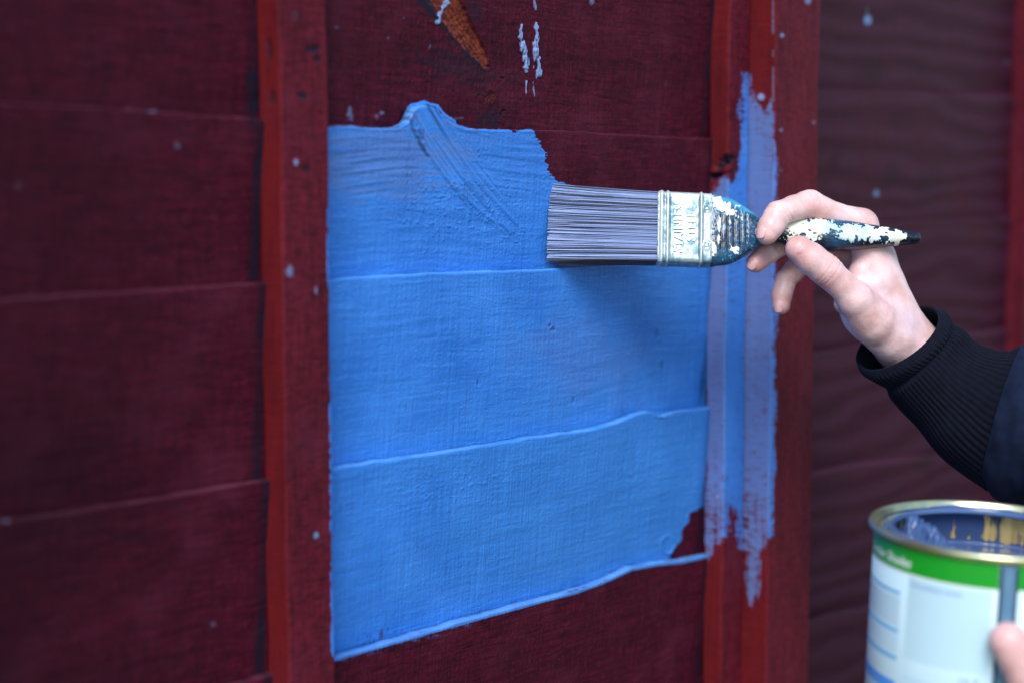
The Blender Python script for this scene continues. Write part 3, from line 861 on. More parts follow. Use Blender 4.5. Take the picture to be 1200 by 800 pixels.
make_mesh('handle', hc.reshape(-1, 3), loop_faces(len(hx), mh, True, True), handle_material(), brush, {'white': white, 'blue': blue}, local=True)

# ------------------------------------------------------------------ implicit surfaces for the hands
def surface_nets(F, origin, h):
    s = F < 0
    nx, ny, nz = F.shape
    corners = [(i, j, k) for i in (0, 1) for j in (0, 1) for k in (0, 1)]
    cnt = sum(s[i:nx - 1 + i, j:ny - 1 + j, k:nz - 1 + k].astype(np.int8) for i, j, k in corners)
    mask = (cnt > 0) & (cnt < 8)
    ids = np.full(mask.shape, -1, np.int64)
    I, J, K = np.nonzero(mask)
    ids[I, J, K] = np.arange(len(I))
    acc = np.zeros((len(I), 3)); num = np.zeros(len(I))
    for a in corners:
        for ax in range(3):
            if a[ax] == 1: continue
            b = list(a); b[ax] = 1
            fa = F[I + a[0], J + a[1], K + a[2]]; fb = F[I + b[0], J + b[1], K + b[2]]
            cr = (fa < 0) != (fb < 0)
            t = np.where(cr, fa / np.where(cr, fa - fb, 1), 0)
            p = np.array(a, float)[None] + t[:, None] * (np.array(b) - np.array(a))[None]
            acc += p * cr[:, None]; num += cr
    V = (acc / num[:, None] + np.stack([I, J, K], -1)) * h + origin
    quads = []
    for ax in range(3):
        o = [0, 1, 2]; o.remove(ax); u, w = o
        sl0 = [slice(None)] * 3; sl1 = [slice(None)] * 3
        sl0[ax] = slice(0, -1); sl1[ax] = slice(1, None)
        ch = s[tuple(sl0)] != s[tuple(sl1)]
        ii = np.array(np.nonzero(ch))
        ok = (ii[u] > 0) & (ii[w] > 0) & (ii[u] < F.shape[u] - 1) & (ii[w] < F.shape[w] - 1)
        ii = ii[:, ok]
        inside0 = s[ii[0], ii[1], ii[2]]
        def cell(du, dw):
            c = ii.copy(); c[u] -= du; c[w] -= dw
            return ids[c[0], c[1], c[2]]
        q = np.stack([cell(1, 1), cell(0, 1), cell(0, 0), cell(1, 0)], -1)
        flip = ~inside0 if ax != 1 else inside0
        q[flip] = q[flip][:, ::-1]
        quads.append(q)
    return V, np.concatenate(quads)
def cap(Pt, a, b, ra, rb):
    a = np.array(a, float); b = np.array(b, float)
    ab = b - a
    t = np.clip(((Pt - a) @ ab) / (ab @ ab), 0, 1)
    return np.sqrt(((Pt - a - t[..., None] * ab) ** 2).sum(-1)) - (ra + (rb - ra) * t)
def smin(a, b, k):
    h = np.clip(.5 + .5 * (b - a) / k, 0, 1)
    return b * (1 - h) + a * h - k * h * (1 - h)
def sdf_hand(palm, fingers, h, kp=8, kf=6, extra=None):
    allp = [(np.array(p, float), r) for (p, q, r, r2) in palm] + [(np.array(q, float), r2) for (p, q, r, r2) in palm]
    for fg in fingers: allp += [(np.array(p, float), r) for p, r in fg]
    lo = np.min([p - r for p, r in allp], 0) - 3; hi = np.max([p + r for p, r in allp], 0) + 3
    ax = [np.arange(lo[i], hi[i] + h, h) for i in range(3)]
    def field(G):
        pm = None
        for p, q, r, r2 in palm:
            d = cap(G, p, q, r, r2); pm = d if pm is None else smin(pm, d, kp)
        body = pm
        for fg in fingers:
            d = None
            for (p, r), (q, r2) in zip(fg[:-1], fg[1:]):
                c = cap(G, p, q, r, r2); d = c if d is None else smin(d, c, 2.2)
            body = np.minimum(body, smin(pm, d, kf))
        if extra is not None: body = extra(G, body)
        return body
    K = 4
    axc = [np.arange(lo[i], hi[i] + h * (K + 1), h * K) for i in range(3)]
    Gc = np.stack(np.meshgrid(*axc, indexing='ij'), -1)
    Fc_ = field(Gc.reshape(-1, 3)).reshape(Gc.shape[:3])
    ic = [np.clip(np.round(np.arange(len(a)) / K).astype(int), 0, len(axc[i]) - 1) for i, a in enumerate(ax)]
    body = Fc_[np.ix_(*ic)].copy()
    I, J, Kk = np.nonzero(np.abs(body) < h * K * 1.0 + 1.2)
    body[I, J, Kk] = field(np.stack([ax[0][I], ax[1][J], ax[2][Kk]], -1))
    return surface_nets(body, lo, h)
def Lp(px, py, off=0.0):
    z = 1000 + off
    return np.array([(px - 600) / FPX * z, (400 - py) / FPX * z, z])
def cam2world(v):
    v = np.asarray(v) / 1000.0
    return CAM + v[..., 0:1] * CR + v[..., 1:2] * CU + v[..., 2:3] * CF

def skin_material():
    m = Mat('skin')
    n1 = m.noise(60, m.coord(), 4, .6); n2 = m.noise(900, m.coord(), 3, .6); n3 = m.noise(260, m.coord((1, 1, 1)), 4, .65)
    col = m.mix(m.mapr(n1, .35, .65), (.60, .35, .33), (.78, .56, .56))
    col = m.mix(m.math('MULTIPLY', m.attr('red'), .75), col, (.62, .22, .20))
    col = m.mix(m.math('MULTIPLY', m.attr('cool_shade'), .5), col, (.42, .40, .52))  # bluish shading of wrist and hand painted into the skin
    m.l(col, m.b.inputs['Base Color'])
    m.b.inputs['Subsurface Weight'].default_value = .10
    m.b.inputs['Subsurface Radius'].default_value = (1, .35, .2)
    m.b.inputs['Subsurface Scale'].default_value = .004
    m.b.inputs['Roughness'].default_value = .38
    vor = m.n('ShaderNodeTexVoronoi', Scale=650.0); m.l(m.coord(), vor.inputs['Vector'])
    b = m.bump(n3, .45, .0006); b = m.bump(n2, .35, .0002, b); b = m.bump(vor.outputs['Distance'], .25, .0002, b)
    m.l(b, m.b.inputs['Normal'])
    return m.m
M_SKIN = skin_material()
M_NAILS = simple('fingernail', (.70, .40, .40), .32)

person = empty('person', P(1250, 560, .95), 'person in a dark navy ribbed jumper reaching in from the right, brush in one hand', 'person')

# raised hand (holds the brush)
IDX = [(Lp(1009, 263, 17), 10.6), (Lp(980, 254, 13), 8.7), (Lp(948, 240, 7), 9.6), (Lp(930, 244, 1), 8.0), (Lp(911, 252, -5), 8.5), (Lp(903, 266, -8), 8.0), (Lp(899, 274, -9), 7.2)]
MID = [(Lp(1012, 276, 36), 10), (Lp(955, 270, 31), 8.8), (Lp(918, 284, 24), 8.0), (Lp(903, 293, 19), 7.9), (Lp(886, 308, 12), 6.6)]
RNG = [(Lp(1018, 300, 48), 9.8), (Lp(958, 302, 42), 8.2), (Lp(935, 312, 38), 7.6), (Lp(920, 330, 36), 7.2), (Lp(916, 345, 34), 6.8), (Lp(915.5, 358, 32), 6.0)]
PNK = [(Lp(1025, 330, 56), 9), (Lp(996, 338, 54), 7.3), (Lp(990, 356, 46), 6.8), (Lp(1002, 366, 38), 6.2)]
THM = [(Lp(1022, 378, 4), 13.0), (Lp(1001, 350, -5), 12.0), (Lp(985, 333, -9), 9.6), (Lp(968, 317, -13), 10.4), (Lp(950, 303, -15), 9.9), (Lp(936, 292, -16), 8.6)]
WR = Lp(1062, 402, 26)
palm = [(Lp(1009, 268, 18), WR, 10.5, 15), (Lp(1014, 280, 34), WR, 10.5, 15), (Lp(1022, 305, 46), WR + [0, 0, 6], 10, 15), (Lp(1030, 335, 52), WR + [0, 0, 8], 9, 14),
        (Lp(1012, 368, 8), Lp(1045, 395, 16), 14.5, 16), (Lp(1002, 350, 10), Lp(1030, 330, 24), 10, 12), (Lp(1000, 345, 20), Lp(1040, 385, 28), 10, 13), (Lp(1008, 318, 16), Lp(1030, 300, 24), 6.5, 9),
        (WR, Lp(1150, 478, 14), 17.5, 22), (WR + [0, 0, 9], Lp(1150, 478, 20), 16, 22)]
def creases(G, body):
    # fold between the thumb and the palm, and wrist folds
    for a, b, r, dep in [(Lp(972, 345, -6), Lp(1000, 398, 4), 1.6, 1.0), (Lp(982, 345, -9), Lp(1018, 398, 2), 1.3, .6), (Lp(1020, 415, 6), Lp(1052, 372, -2), 1.4, .5)]:
        d = cap(G, a, b, 0, 0)
        body = body + dep * np.exp(-(d / (r * 2.2)) ** 2)
    def ringcut(G, body, joint, nxt, offs, dep=1.0, rr=12):
        j = np.array(joint); ax_ = np.array(nxt) - j; ax_ = ax_ / np.linalg.norm(ax_)
        rel_ = G - j; s_ = rel_ @ ax_; rd = np.sqrt((rel_ ** 2).sum(-1))
        for o in offs:
            body = body + dep * np.exp(-((s_ - o) / .75) ** 2) * np.exp(-(rd / rr) ** 4)
        return body
    for fg, i, offs in ((IDX, 2, (-2.4, 0, 2.2)), (IDX, 4, (-1.6, .6)), (MID, 3, (-1, 1)), (RNG, 2, (-2, 0, 2)), (RNG, 3, (-1, 1)), (THM, 3, (-3, -.6, 1.8))):
        body = ringcut(G, body, fg[i][0], fg[min(i + 1, len(fg) - 1)][0], offs)
    # tendons and hollows of the wrist and the ball of the thumb
    for a, b, r, dep in [(Lp(1030, 300, 2), Lp(1062, 372, 4), 3.0, -1.3), (Lp(1040, 360, -2), Lp(1066, 400, 0), 2.6, -1.0), (Lp(988, 318, -2), Lp(1012, 330, 4), 4.0, 1.2)]:
        body = body + dep * np.exp(-(cap(G, a, b, 0, 0) / (r * 2)) ** 2)
    return body
hv, hf = sdf_hand(palm, [IDX, MID, RNG, PNK, THM], .85, 9, 5.5, creases)
def hand_attrs(v, reds, cool_shades):
    red = np.zeros(len(v)); cool_shade = np.zeros(len(v))
    for p, r, a in reds: red = np.maximum(red, a * np.exp(-(((v - p) ** 2).sum(-1)) / r ** 2))
    for p, r, a in cool_shades: cool_shade = np.maximum(cool_shade, a * np.exp(-(((v - p) ** 2).sum(-1)) / r ** 2))
    return {'red': red, 'cool_shade': cool_shade}
ha = hand_attrs(hv, [(IDX[-1][0], 9, .5), (IDX[2][0] + [0, -8, -4], 9, .7), (MID[-1][0], 10, .7), (RNG[-1][0], 9, .7), (RNG[2][0], 12, .6), (THM[-1][0] + [2, -2, -6], 9, .75), (THM[3][0] + [0, -6, -3], 9, .8), (THM[1][0], 12, .3), (Lp(990, 310, 5), 12, .5)],
                [(Lp(1060, 380, 8), 12, .8), (Lp(1030, 340, 6), 10, .5), (Lp(1045, 300, 14), 12, .3)])
hand = make_mesh('hand', cam2world(hv), hf, M_SKIN, person, ha)

def nail(center, normal, up, w, l, parent, mat=M_NAILS):
    """small curved plate lying on the fingertip"""
    n = np.array(normal, float); n /= np.linalg.norm(n)
    u = np.array(up, float); u -= n * (u @ n); u /= np.linalg.norm(u)
    s = np.cross(u, n)
    V = []; NS, NT = 13, 13
    for i in range(NT):
        for j in range(NS):
            a = (i / (NT - 1) - .5) * 2; b = (j / (NS - 1) - .5) * 2
            # squircle mapping
            x = b * math.sqrt(1 - .42 * a * a); y = a * math.sqrt(1 - .35 * b * b)
            hgt = -.9 * x * x * w * .30 - .10 * l * y * y
            V.append(center + s * x * w / 2 + u * y * l / 2 + n * hgt)
    V = np.array(V)
    F = [(i * NS + j, i * NS + j + 1, (i + 1) * NS + j + 1, (i + 1) * NS + j) for i in range(NT - 1) for j in range(NS - 1)]
    ob = make_mesh('nail', cam2world(V), F, mat, parent, local=True)
    # parent (hand) sits at the person's origin without rotation: shift into its frame
    me = ob.data; co = np.zeros(len(me.vertices) * 3, np.float32); me.vertices.foreach_get('co', co)
    co = co.reshape(-1, 3) - np.array(person.location); me.vertices.foreach_set('co', co.astype(np.float32).ravel())
    so = ob.modifiers.new('thick', 'SOLIDIFY'); so.thickness = .0005; so.offset = 0
    return ob
# axes in camera space: x right, y up, z away
nail(IDX[-1][0] + np.array([-5.9, 1.2, -4.6]), (-.80, .22, -.56), (-.30, -1, -.1), 8.0, 9.5, hand)
nail(MID[-1][0] + np.array([-3.8, -.6, -5.3]), (-.55, .1, -.83), (-.75, -.7, .1), 7.5, 8.5, hand)
nail(RNG[-1][0] + np.array([-3.4, -1.0, -4.9]), (-.55, -.05, -.83), (-.05, -1, 0), 6.5, 8, hand)
nail(THM[-1][0] + np.array([2.6, -4.6, -7.3]), (.10, -.55, -.83), (-.75, .6, 0), 9.5, 11, hand)

# ------------------------------------------------------------------ sleeve
def knit_material(name, c1, c2, scale):
    m = Mat(name)
    n = m.noise(scale, m.coord(), 4, .6); f = m.noise(1500, m.coord(), 2, .6)
    m.l(m.mix(m.mapr(n, .35, .65), c1, c2), m.b.inputs['Base Color'])
    m.b.inputs['Roughness'].default_value = .9
    m.b.inputs['Sheen Weight'].default_value = .05
    m.b.inputs['Sheen Tint'].default_value = (.25, .4, .8, 1)
    m.b.inputs['Specular IOR Level'].default_value = .15
    m.l(m.bump(f, .5, .0006), m.b.inputs['Normal'])
    return m.m
M_KNIT = knit_material('navy_knit', (.0018, .0026, .007), (.0028, .004, .011), 200)
M_CLOTH = knit_material('navy_cloth', (.003, .0065, .020), (.006, .013, .038), 90)
def tube(path, radii, nring, nseg, dispf, squash=1.0, ref=np.array([0, 0, 1.0]), tilt0=None):
    path = np.array(path, float); n = len(path)
    s = np.concatenate([[0], np.cumsum(np.linalg.norm(np.diff(path, axis=0), axis=1))])
    t = np.linspace(0, s[-1], nring)
    c = np.stack([smooth_interp(t, s, path[:, i]) for i in range(3)], -1)
    r = smooth_interp(t, s, np.array(radii, float))
    T = np.gradient(c, axis=0); T /= np.linalg.norm(T, axis=1)[:, None]
    if tilt0 is not None:
        # first rings follow the slanting opening plane
        k = sstep(28, 0, t)[:, None]
        T = T * (1 - k) + tilt0[None] * k; T /= np.linalg.norm(T, axis=1)[:, None]
    A = np.cross(T, ref); A /= np.linalg.norm(A, axis=1)[:, None]
    B = np.cross(A, T)
    ph = np.linspace(0, 2 * np.pi, nseg, endpoint=False)
    rr = r[:, None] + dispf(t[:, None], ph[None, :])
    return c[:, None] + rr[..., None] * (np.cos(ph)[None, :, None] * A[:, None] + squash * np.sin(ph)[None, :, None] * B[:, None]), t
spath = [Lp(1054, 398, 22), Lp(1080, 420, 21), Lp(1112, 452, 17), Lp(1150, 478, 10), Lp(1195, 493, 0), Lp(1260, 512, -18), Lp(1360, 560, -60), Lp(1500, 640, -130)]
srad = [31, 31.5, 33.5, 42, 51, 56, 60, 64]
NRIB = 62
CUFF_END = 88.0
def cuff_disp(t, ph):
    rib = (.95 + .35 * vn(ph * 3, t / 12, 203)) * (np.abs(np.sin(ph * NRIB / 2 + .012 * t + .9 * vn(ph * 2.5, t / 25, 204))) - .5) * sstep(-1, 5, t) * 1.0
    fold = 1.6 * vn(ph * 1.6 + 4, t / 16, 201) * sstep(4, 20, t) + 2.0 * np.exp(-((t - 3) / 4) ** 2)
    lip = 1.0 * np.exp(-((t - 7) / 5) ** 2) - 2.4 * np.exp(-((t - 17) / 4.5) ** 2)
    return rib + fold + lip
fullcoords, tt = tube(spath, srad, 300, 496, cuff_disp, 1.05, np.array([0, 0, 1.0]), np.array([.62, -.74, .30]))
ncuff = int(np.searchsorted(tt, CUFF_END))
outer = fullcoords[:ncuff]
# rolled lip and inner layer
cen = outer.mean(1, keepdims=True)
dirv = tt[1] - tt[0]
T0 = (outer.mean(1)[2] - outer.mean(1)[0]); T0 /= np.linalg.norm(T0)
c0_ = cen[0]
def ring_in(k, sc, sh):
    return c0_ + (outer[k] - cen[k]) * sc + T0 * sh
lip = [ring_in(8, .86, 22), ring_in(6, .865, 12), ring_in(4, .87, 5), ring_in(2, .89, .2), ring_in(1, .92, -1.8), ring_in(0, .97, -2.0)]
rings = np.concatenate([np.array(lip), outer], 0)
rv = cam2world(rings.reshape(-1, 3))
cuff = make_mesh('cuff', rv, loop_faces(rings.shape[0], 496, True, False), M_KNIT, person)
def sleeve_disp(t, ph):
    w = 3.6 * vn(ph * 1.3 + 7, t / 14, 211) + 1.4 * vn(ph * 3 + 1, t / 7, 212) + 3.0 * sstep(.1, .8, vn(ph * .8 + .04 * t, t / 22, 213))
    return w + 1.8 * sstep(CUFF_END - 4, CUFF_END + 6, t) - .5
sc_, t2 = tube(spath, srad, 300, 200, sleeve_disp, 1.05, np.array([0, 0, 1.0]))
nst = max(0, int(np.searchsorted(t2, CUFF_END - 3)))
sl = sc_[nst:]
sleeve = make_mesh('sleeve', cam2world(sl.reshape(-1, 3)), loop_faces(len(sl), 200, True, True), M_CLOTH, person)
sleeve['label'] = 'smooth navy sleeve above the ribbed cuff'

# ------------------------------------------------------------------ paint can
CD = .82
rc = P(1160, 614, CD)                       # centre of the rim
tilt = rad(2.2); lean = rad(1.6)
cz = np.array([0, 0, 1.0])
back = -np.array([Fh[0], Fh[1], 0])         # towards the viewer
cz = cz + back * math.tan(tilt) + CR * math.tan(lean); cz /= np.linalg.norm(cz)
toview = (CAM - rc); toview -= cz * (toview @ cz); toview /= np.linalg.norm(toview)
cxr = np.cross(cz, toview); 
if cxr @ CR < 0: cxr = -cxr
RC = 140 * CD / FPX * .985
HC = .142
cb = rc - cz * HC
can = empty('paint_can', cb, 'opened paint can with green banded white label and gold rim, lower right corner', 'paint can')
# local frame: x to the viewer's right, y away from the viewer, z up
ya = -toview
can.matrix_world = Matrix(((cxr[0], ya[0], cz[0], cb[0]), (cxr[1], ya[1], cz[1], cb[1]), (cxr[2], ya[2], cz[2], cb[2]), (0, 0, 0, 1)))
def pol(r, phi, z):
    """phi in degrees: 0 faces the viewer, positive to the viewer's right"""
    p = np.radians(phi); r, p, z = np.broadcast_arrays(np.asarray(r, float), p, np.asarray(z, float))
    return np.stack([r * np.sin(p), -r * np.cos(p), z], -1)
def lathe(name, prof_, n, mat, parent, fn=None, attrs=None, open_=True, p0=-180, p1=180):
    ph = np.linspace(p0, p1, n + 1)[:-1] if p1 - p0 >= 360 else np.linspace(p0, p1, n)
    pr = np.array(prof_)
    co = pol(pr[:, 0][:, None], ph[None, :], pr[:, 1][:, None])
    if fn is not None: co = fn(co, ph)
    full = p1 - p0 >= 360
    return make_mesh(name, co.reshape(-1, 3), loop_faces(len(pr), len(ph), full, False), mat, parent, attrs and attrs(co), local=True)
RB = RC - .0032
M_TIN = simple('tinplate', (.22, .42, .60), .35, .3, 60, (.16, .34, .54))
def paper(name, c1, c2, sc=8, rough=.35):
    return simple(name, c1, rough, 0, sc, c2)
M_LABEL = paper('label_paper', (.56, .78, .86), (.52, .75, .85))
M_GREEN = paper('label_green', (.008, .30, .018), (.011, .33, .024))
M_PALE = paper('label_pale_print', (.49, .72, .82), (.46, .70, .81))
M_STRIPE = paper('label_stripe', (.15, .48, .80), (.12, .44, .80))
M_STRIPE2 = paper('label_dark_stripe', (.07, .30, .78), (.10, .36, .80))
M_WHITE = paper('label_white_print', (.80, .88, .86), (.76, .86, .86))
M_LAV = paper('label_faint_print', (.26, .38, .72), (.30, .42, .74))
# body wall (outer), base
lathe('body', [(.0, .0), (RB - .004, .0), (RB - .001, .001), (RB, .004), (RB, HC - .007), (RB - .0007, HC - .0065), (RB - .0007, HC - .03), (RB - .0007, .004), (0, .003)], 128, M_TIN, can)
# rim: outer bead, flat ring, inner groove wall, inner curl
def rim_material():
    m = Mat('gold_rim_with_paint')
    tc = m.n('ShaderNodeTexCoord')
    n1 = m.noise(30, m.coord((1, 1, 1)), 4, .6); n2 = m.noise(160, m.coord(), 4, .6)
    k = m.math('ADD', m.attr('wet'), m.math('MULTIPLY', m.math('SUBTRACT', n1, .5), .8))
    k = m.math('ADD', k, m.math('MULTIPLY', m.math('SUBTRACT', n2, .5), .4))
    wet = m.mapr(k, .46, .54)
    gold = m.mix(m.mapr(n2, .4, .6), (.66, .64, .34), (.50, .54, .36))
    m.l(m.mix(wet, gold, (.06, .115, .27)), m.b.inputs['Base Color'])
    m.l(m.mapr(wet, 0, 1, .9, 0), m.b.inputs['Metallic'])
    m.l(m.mapr(wet, 0, 1, .3, .12), m.b.inputs['Roughness'])
    m.l(m.bump(wet, .6, .0006), m.b.inputs['Normal'])
    return m.m
M_RIM = rim_material()
bead = [(RB + .0003, HC - .0066)]
for a in np.linspace(-60, 165, 16):
    bead.append((RC - .0017 + .0018 * math.cos(rad(a)), HC - .0030 + .0020 * math.sin(rad(a))))
GI = RC - .0115
bead += [(RC - .0047, HC - .0040), (RC - .0055, HC - .0066), (RC - .0085, HC - .0078), (RC - .0100, HC - .0065), (GI + .0002, HC - .0038), (GI - .0008, HC - .0030), (GI - .0018, HC - .0036), (GI - .0016, HC - .006)]
def rim_attr(co):
    r = np.hypot(co[..., 0], co[..., 1]); ph = np.degrees(np.arctan2(co[..., 0], -co[..., 1]))
    w = sstep(RC - .0035, RC - .0062, r) * 1.1
    w = w + .55 * sstep(.0, 1.0, np.cos(np.radians(ph - 40)) - .35) * (r < RC - .0008) 
    w = np.where((np.abs(ph + 100) < 45) & (r > GI + .003), w - .9, w)
    return {'wet': w}
rim = lathe('rim', bead, 360, M_RIM, can, attrs=rim_attr)
# inner wall, gold lacquer with runs of blue paint
def inner_material():
    m = Mat('gold_lacquer_with_runs')
    n = m.noise(1.0, m.coord((260, 260, 22)), 5, .6); n2 = m.noise(40, m.coord(), 3, .5)
    k = m.math('ADD', m.math('ADD', n, m.math('MULTIPLY', m.math('SUBTRACT', n2, .5), .9)), m.attr('wet'))
    wet = m.mapr(k, .45, .50)
    gold = m.mix(m.mapr(n, .4, .6), (.85, .62, .22), (.60, .42, .14))
    m.l(m.mix(wet, gold, (.030, .055, .14)), m.b.inputs['Base Color'])
    m.l(m.mapr(wet, 0, 1, .75, 0), m.b.inputs['Metallic'])
    m.l(m.mapr(wet, 0, 1, .35, .15), m.b.inputs['Roughness'])
    m.l(m.bump(wet, .8, .0008), m.b.inputs['Normal'])
    return m.m
RI = RB - .0012
LEVEL = HC - .025
zz = np.linspace(HC - .0045, LEVEL - .004, 26)
def in_attr(co):
    ph = np.degrees(np.arctan2(co[..., 0], -co[..., 1])); z = co[..., 2]
    w = -.03 + .12 * np.cos(np.radians(ph + 130)) + .5 * sstep(HC - .0075, HC - .0045, z) + .35 * sstep(LEVEL + .003, LEVEL, z) + .18 * sstep(60, 120, np.abs(ph + 0) * 0 + np.abs(((ph - 165) + 180) % 360 - 180)) 
    return {'wet': w}
lathe('inner_wall', [(RI - .0008, z) for z in zz], 360, inner_material(), can, attrs=in_attr)
# wet paint surface with stirred lumps
M_WET = simple('wet_blue_paint', (.060, .115, .27), .09, 0, 50, (.05, .10, .24))
nr, na = 90, 260
r_ = np.linspace(0, RI - .0009, nr); ph = np.linspace(-180, 180, na + 1)[:-1]
co = pol(r_[:, None], ph[None, :], np.full((nr, na), LEVEL))
x, y = co[..., 0], co[..., 1]
zoff = .0006 * fbm(x * 120, y * 60, 301) + .0012 * sstep(.004, 0, RI - np.hypot(x, y))
for cx, cy, rr_, h_ in [(-.034, .016, .010, .019), (-.030, .006, .008, .014), (-.040, .020, .009, .017), (-.027, .013, .006, .009), (-.022, -.002, .004, .004), (-.046, .004, .006, .006)]:
    dd = np.hypot(x - cx, y - cy) / rr_ + .75 * fbm(x * 330, y * 330, 302)
    zoff = np.maximum(zoff, h_ * np.exp(-dd ** 2 * 1.1) + .3 * zoff)
zoff += .0007 * vn(x * 500, y * 500, 303) * sstep(.022, .008, np.hypot(x + .034, y - .010))
co[..., 2] += zoff
make_mesh('wet_paint', co.reshape(-1, 3), loop_faces(nr, na, True, False)[:, ::-1], M_WET, can, local=True)

# printed label, wrapped round the body either side of the bare seam
def patch(p0, p1, z0, z1, r, n=None, mcount=2):
    n = n or max(3, int((p1 - p0) / 2))
    ph = np.linspace(p0, p1, n); z = np.linspace(z0, z1, mcount)
    co = pol(r, ph[None, :], z[:, None]).reshape(-1, 3)
    f = [(i * n + j, i * n + j + 1, (i + 1) * n + j + 1, (i + 1) * n + j) for i in range(mcount - 1) for j in range(n - 1)]
    return co, f
def multi(name, rects, r, mat, parent):
    V = []; F = []; b = 0
    for p0, p1, z0, z1 in rects:
        c, f = patch(p0, p1, z0, z1, r); V.append(c); F += [tuple(i + b for i in q) for q in f]; b += len(c)
    return make_mesh(name, np.concatenate(V), F, mat, parent, local=True)
R1 = RB + .00025
SEAM = 10.5
gz1 = HC - .0066; gz0 = gz1 - .0122
lab = lathe('label', [(RB + .00002, .006), (R1, .0062), (R1, gz1 - .0002), (RB + .00002, gz1)], 300, M_LABEL, can, p0=SEAM + 4.4, p1=360 + SEAM - 4.4)
multi('green_band', [(SEAM + 4.5, 360 + SEAM - 4.5, gz0, gz1)], R1 + .00012, M_GREEN, lab)
multi('band_border', [(SEAM + 4.5, 360 + SEAM - 4.5, gz0 - .0010, gz0 - .0001)], R1 + .00012, M_WHITE, lab)
c0p = -44
rects = []
for off, th in ((.0115, .0016), (.0315, .0019), (.0460, .0021)):
    rects.append((-98, c0p, gz0 - off - th, gz0 - off))
multi('stripe', rects, R1 + .00014, M_STRIPE, lab)
multi('stripe', [(-98, c0p, gz0 - .0655, gz0 - .0595), (-98, c0p, gz0 - .088, gz0 - .084)], R1 + .00014, M_STRIPE2, lab)
multi('text_panel', [(-39, SEAM - 7, gz0 - .0445, gz0 - .0015), (-39, SEAM - 7, gz0 - .068, gz0 - .0535), (-39, SEAM - 7, gz0 - .10, gz0 - .074)], R1 + .00010, M_PALE, lab)
M_SIDE = paper('label_side_print', (.54, .76, .87), (.52, .74, .86))
multi('side_panel', [(-98, c0p, gz0 - .030, gz0 - .0145), (-98, c0p, gz0 - .0445, gz0 - .0345)], R1 + .00010, M_SIDE, lab)
def wrap_text(txt, phc, zc, width_deg, cap_h, r, mat, name='lettering', shear=0.0):
    co, fs = text_mesh(txt, .01, 0.0, 0.0, 3, 1.0, shear)
    w = np.ptp(co[:, 0]); h = np.ptp(co[:, 1])
    u = (co[:, 0] - co[:, 0].min() - w / 2) / w * width_deg + phc
    z = (co[:, 1] - co[:, 1].min() - h / 2) / h * cap_h + zc
    return make_mesh(name, pol(np.full(len(u), r), u, z), fs, mat, lab, local=True, smooth=False)
wrap_text('Garden Shades', -58, gz0 + .0052, 40, .0052, R1 + .00026, M_WHITE, shear=.25)
wrap_text('FOR EXTERIOR WOOD', -24, gz0 - .0053, 27, .0022, R1 + .00026, M_LAV)
wrap_text('16 F', -4.5, gz0 - .0490, 9, .0032, R1 + .00026, M_LAV)
# body seam: two dark creases and a raised strip
M_DARK = simple('seam_dark_line', (.015, .04, .09), .35, .3)
multi('seam_crease', [(SEAM - 4.3, SEAM - 2.5, .004, HC - .0068), (SEAM + 2.5, SEAM + 4.3, .004, HC - .0068), (SEAM - .6, SEAM + .6, .004, HC - .0068)], RB + .0009, M_DARK, can)
c, f = [], []
phs = np.linspace(SEAM - 2.5, SEAM + 2.5, 15)
rr_ = RB + .0003 + .0009 * np.sqrt(np.clip(1 - ((phs - SEAM) / 2.55) ** 2, 0, 1)) - .0005 * np.exp(-((phs - SEAM) / .5) ** 2)
co = np.stack([pol(rr_, phs, np.full(15, z)) for z in (.004, HC - .0068)])
make_mesh('seam', co.reshape(-1, 3), loop_faces(2, 15, False, False), M_TIN, can, local=True)

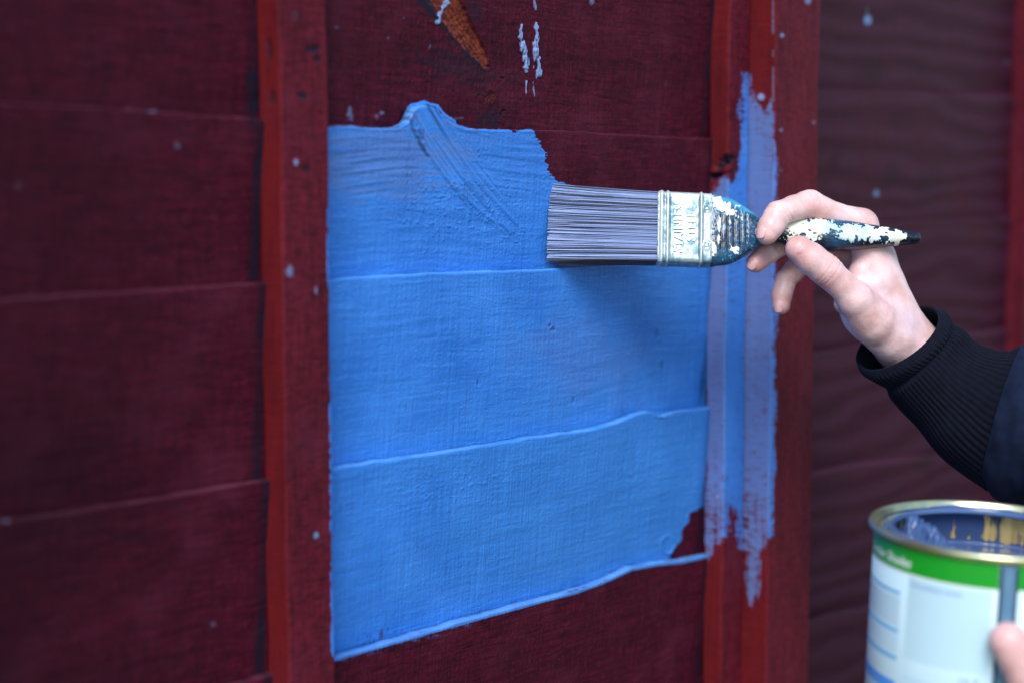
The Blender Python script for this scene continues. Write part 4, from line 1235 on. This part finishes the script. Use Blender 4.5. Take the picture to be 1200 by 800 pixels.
# ------------------------------------------------------------------ the other hand, holding the can
def cl(phi, r, z):
    """can polar coordinates (mm above the base) to camera space mm"""
    w = cb + cxr * (r * math.sin(rad(phi))) / 1000 + ya * (-r * math.cos(rad(phi))) / 1000 + cz * z / 1000
    d = w - CAM
    return np.array([d @ CR, d @ CU, d @ CF]) * 1000
rb = RB * 1000
zt_ = 78
THM2 = [(cl(50, rb + 22, 44), 13.5), (cl(38, rb + 16, 58), 12.0), (cl(19, rb + 10.0, 83), 10.2), (cl(10.5, rb + 8.8, zt_ + 22), 9.4)]
F2 = []
for i, (zf, rad_) in enumerate([(62, 8.6), (43, 8.9), (24, 8.4), (7, 7.4)]):
    F2.append([(cl(72, rb + 19, zf - 2), 10), (cl(104, rb + 10.5, zf), rad_ + .6), (cl(126, rb + 9, zf + 1), rad_), (cl(142 - 3 * (i == 3), rb + 8, zf + 1), rad_ - .8)])
W2 = cl(60, rb + 62, 8)
palm2 = [(cl(72, rb + 19, 60), W2, 11, 17), (cl(72, rb + 19, 42), W2, 11, 17), (cl(72, rb + 18, 24), W2, 11, 17), (cl(72, rb + 17, 8), W2, 10, 16), (cl(52, rb + 20, 30), W2, 14, 17), (W2, cl(60, rb + 125, -38), 19, 24)]
hv2, hf2 = sdf_hand(palm2, F2 + [THM2], 1.1, 8, 5.5)
ha2 = hand_attrs(hv2, [(THM2[-1][0], 12, .7)] + [(q[-1][0], 9, .6) for q in F2], [])
hand2 = make_mesh('hand', cam2world(hv2), hf2, M_SKIN, person, ha2)
nc = THM2[-1][0]
outw = nc - cl(10.5, rb, zt_ + 22); outw /= np.linalg.norm(outw)
alongt = THM2[-1][0] - THM2[-2][0]
nail(nc + outw * 8.3 - alongt * .02, outw + np.array([.1, 0, 0]), alongt, 11, 12.5, hand2)
sp2 = [cl(60, rb + 80, -5), cl(60, rb + 110, -27), cl(60, rb + 150, -56), cl(60, rb + 215, -105), cl(60, rb + 300, -160)]
def sleeve2_disp(t, ph):
    return .9 * (np.abs(np.sin(ph * 26)) - .5) * (t < 60) + 2.0 * vn(ph * 1.4, t / 15, 221) * sstep(5, 30, t)
s2, t3 = tube(sp2, [28, 31, 40, 48, 54], 160, 240, sleeve2_disp, 1.0, np.array([0, 1.0, 0]))
make_mesh('sleeve', cam2world(s2.reshape(-1, 3)), loop_faces(len(s2), 240, True, False), M_KNIT, person)
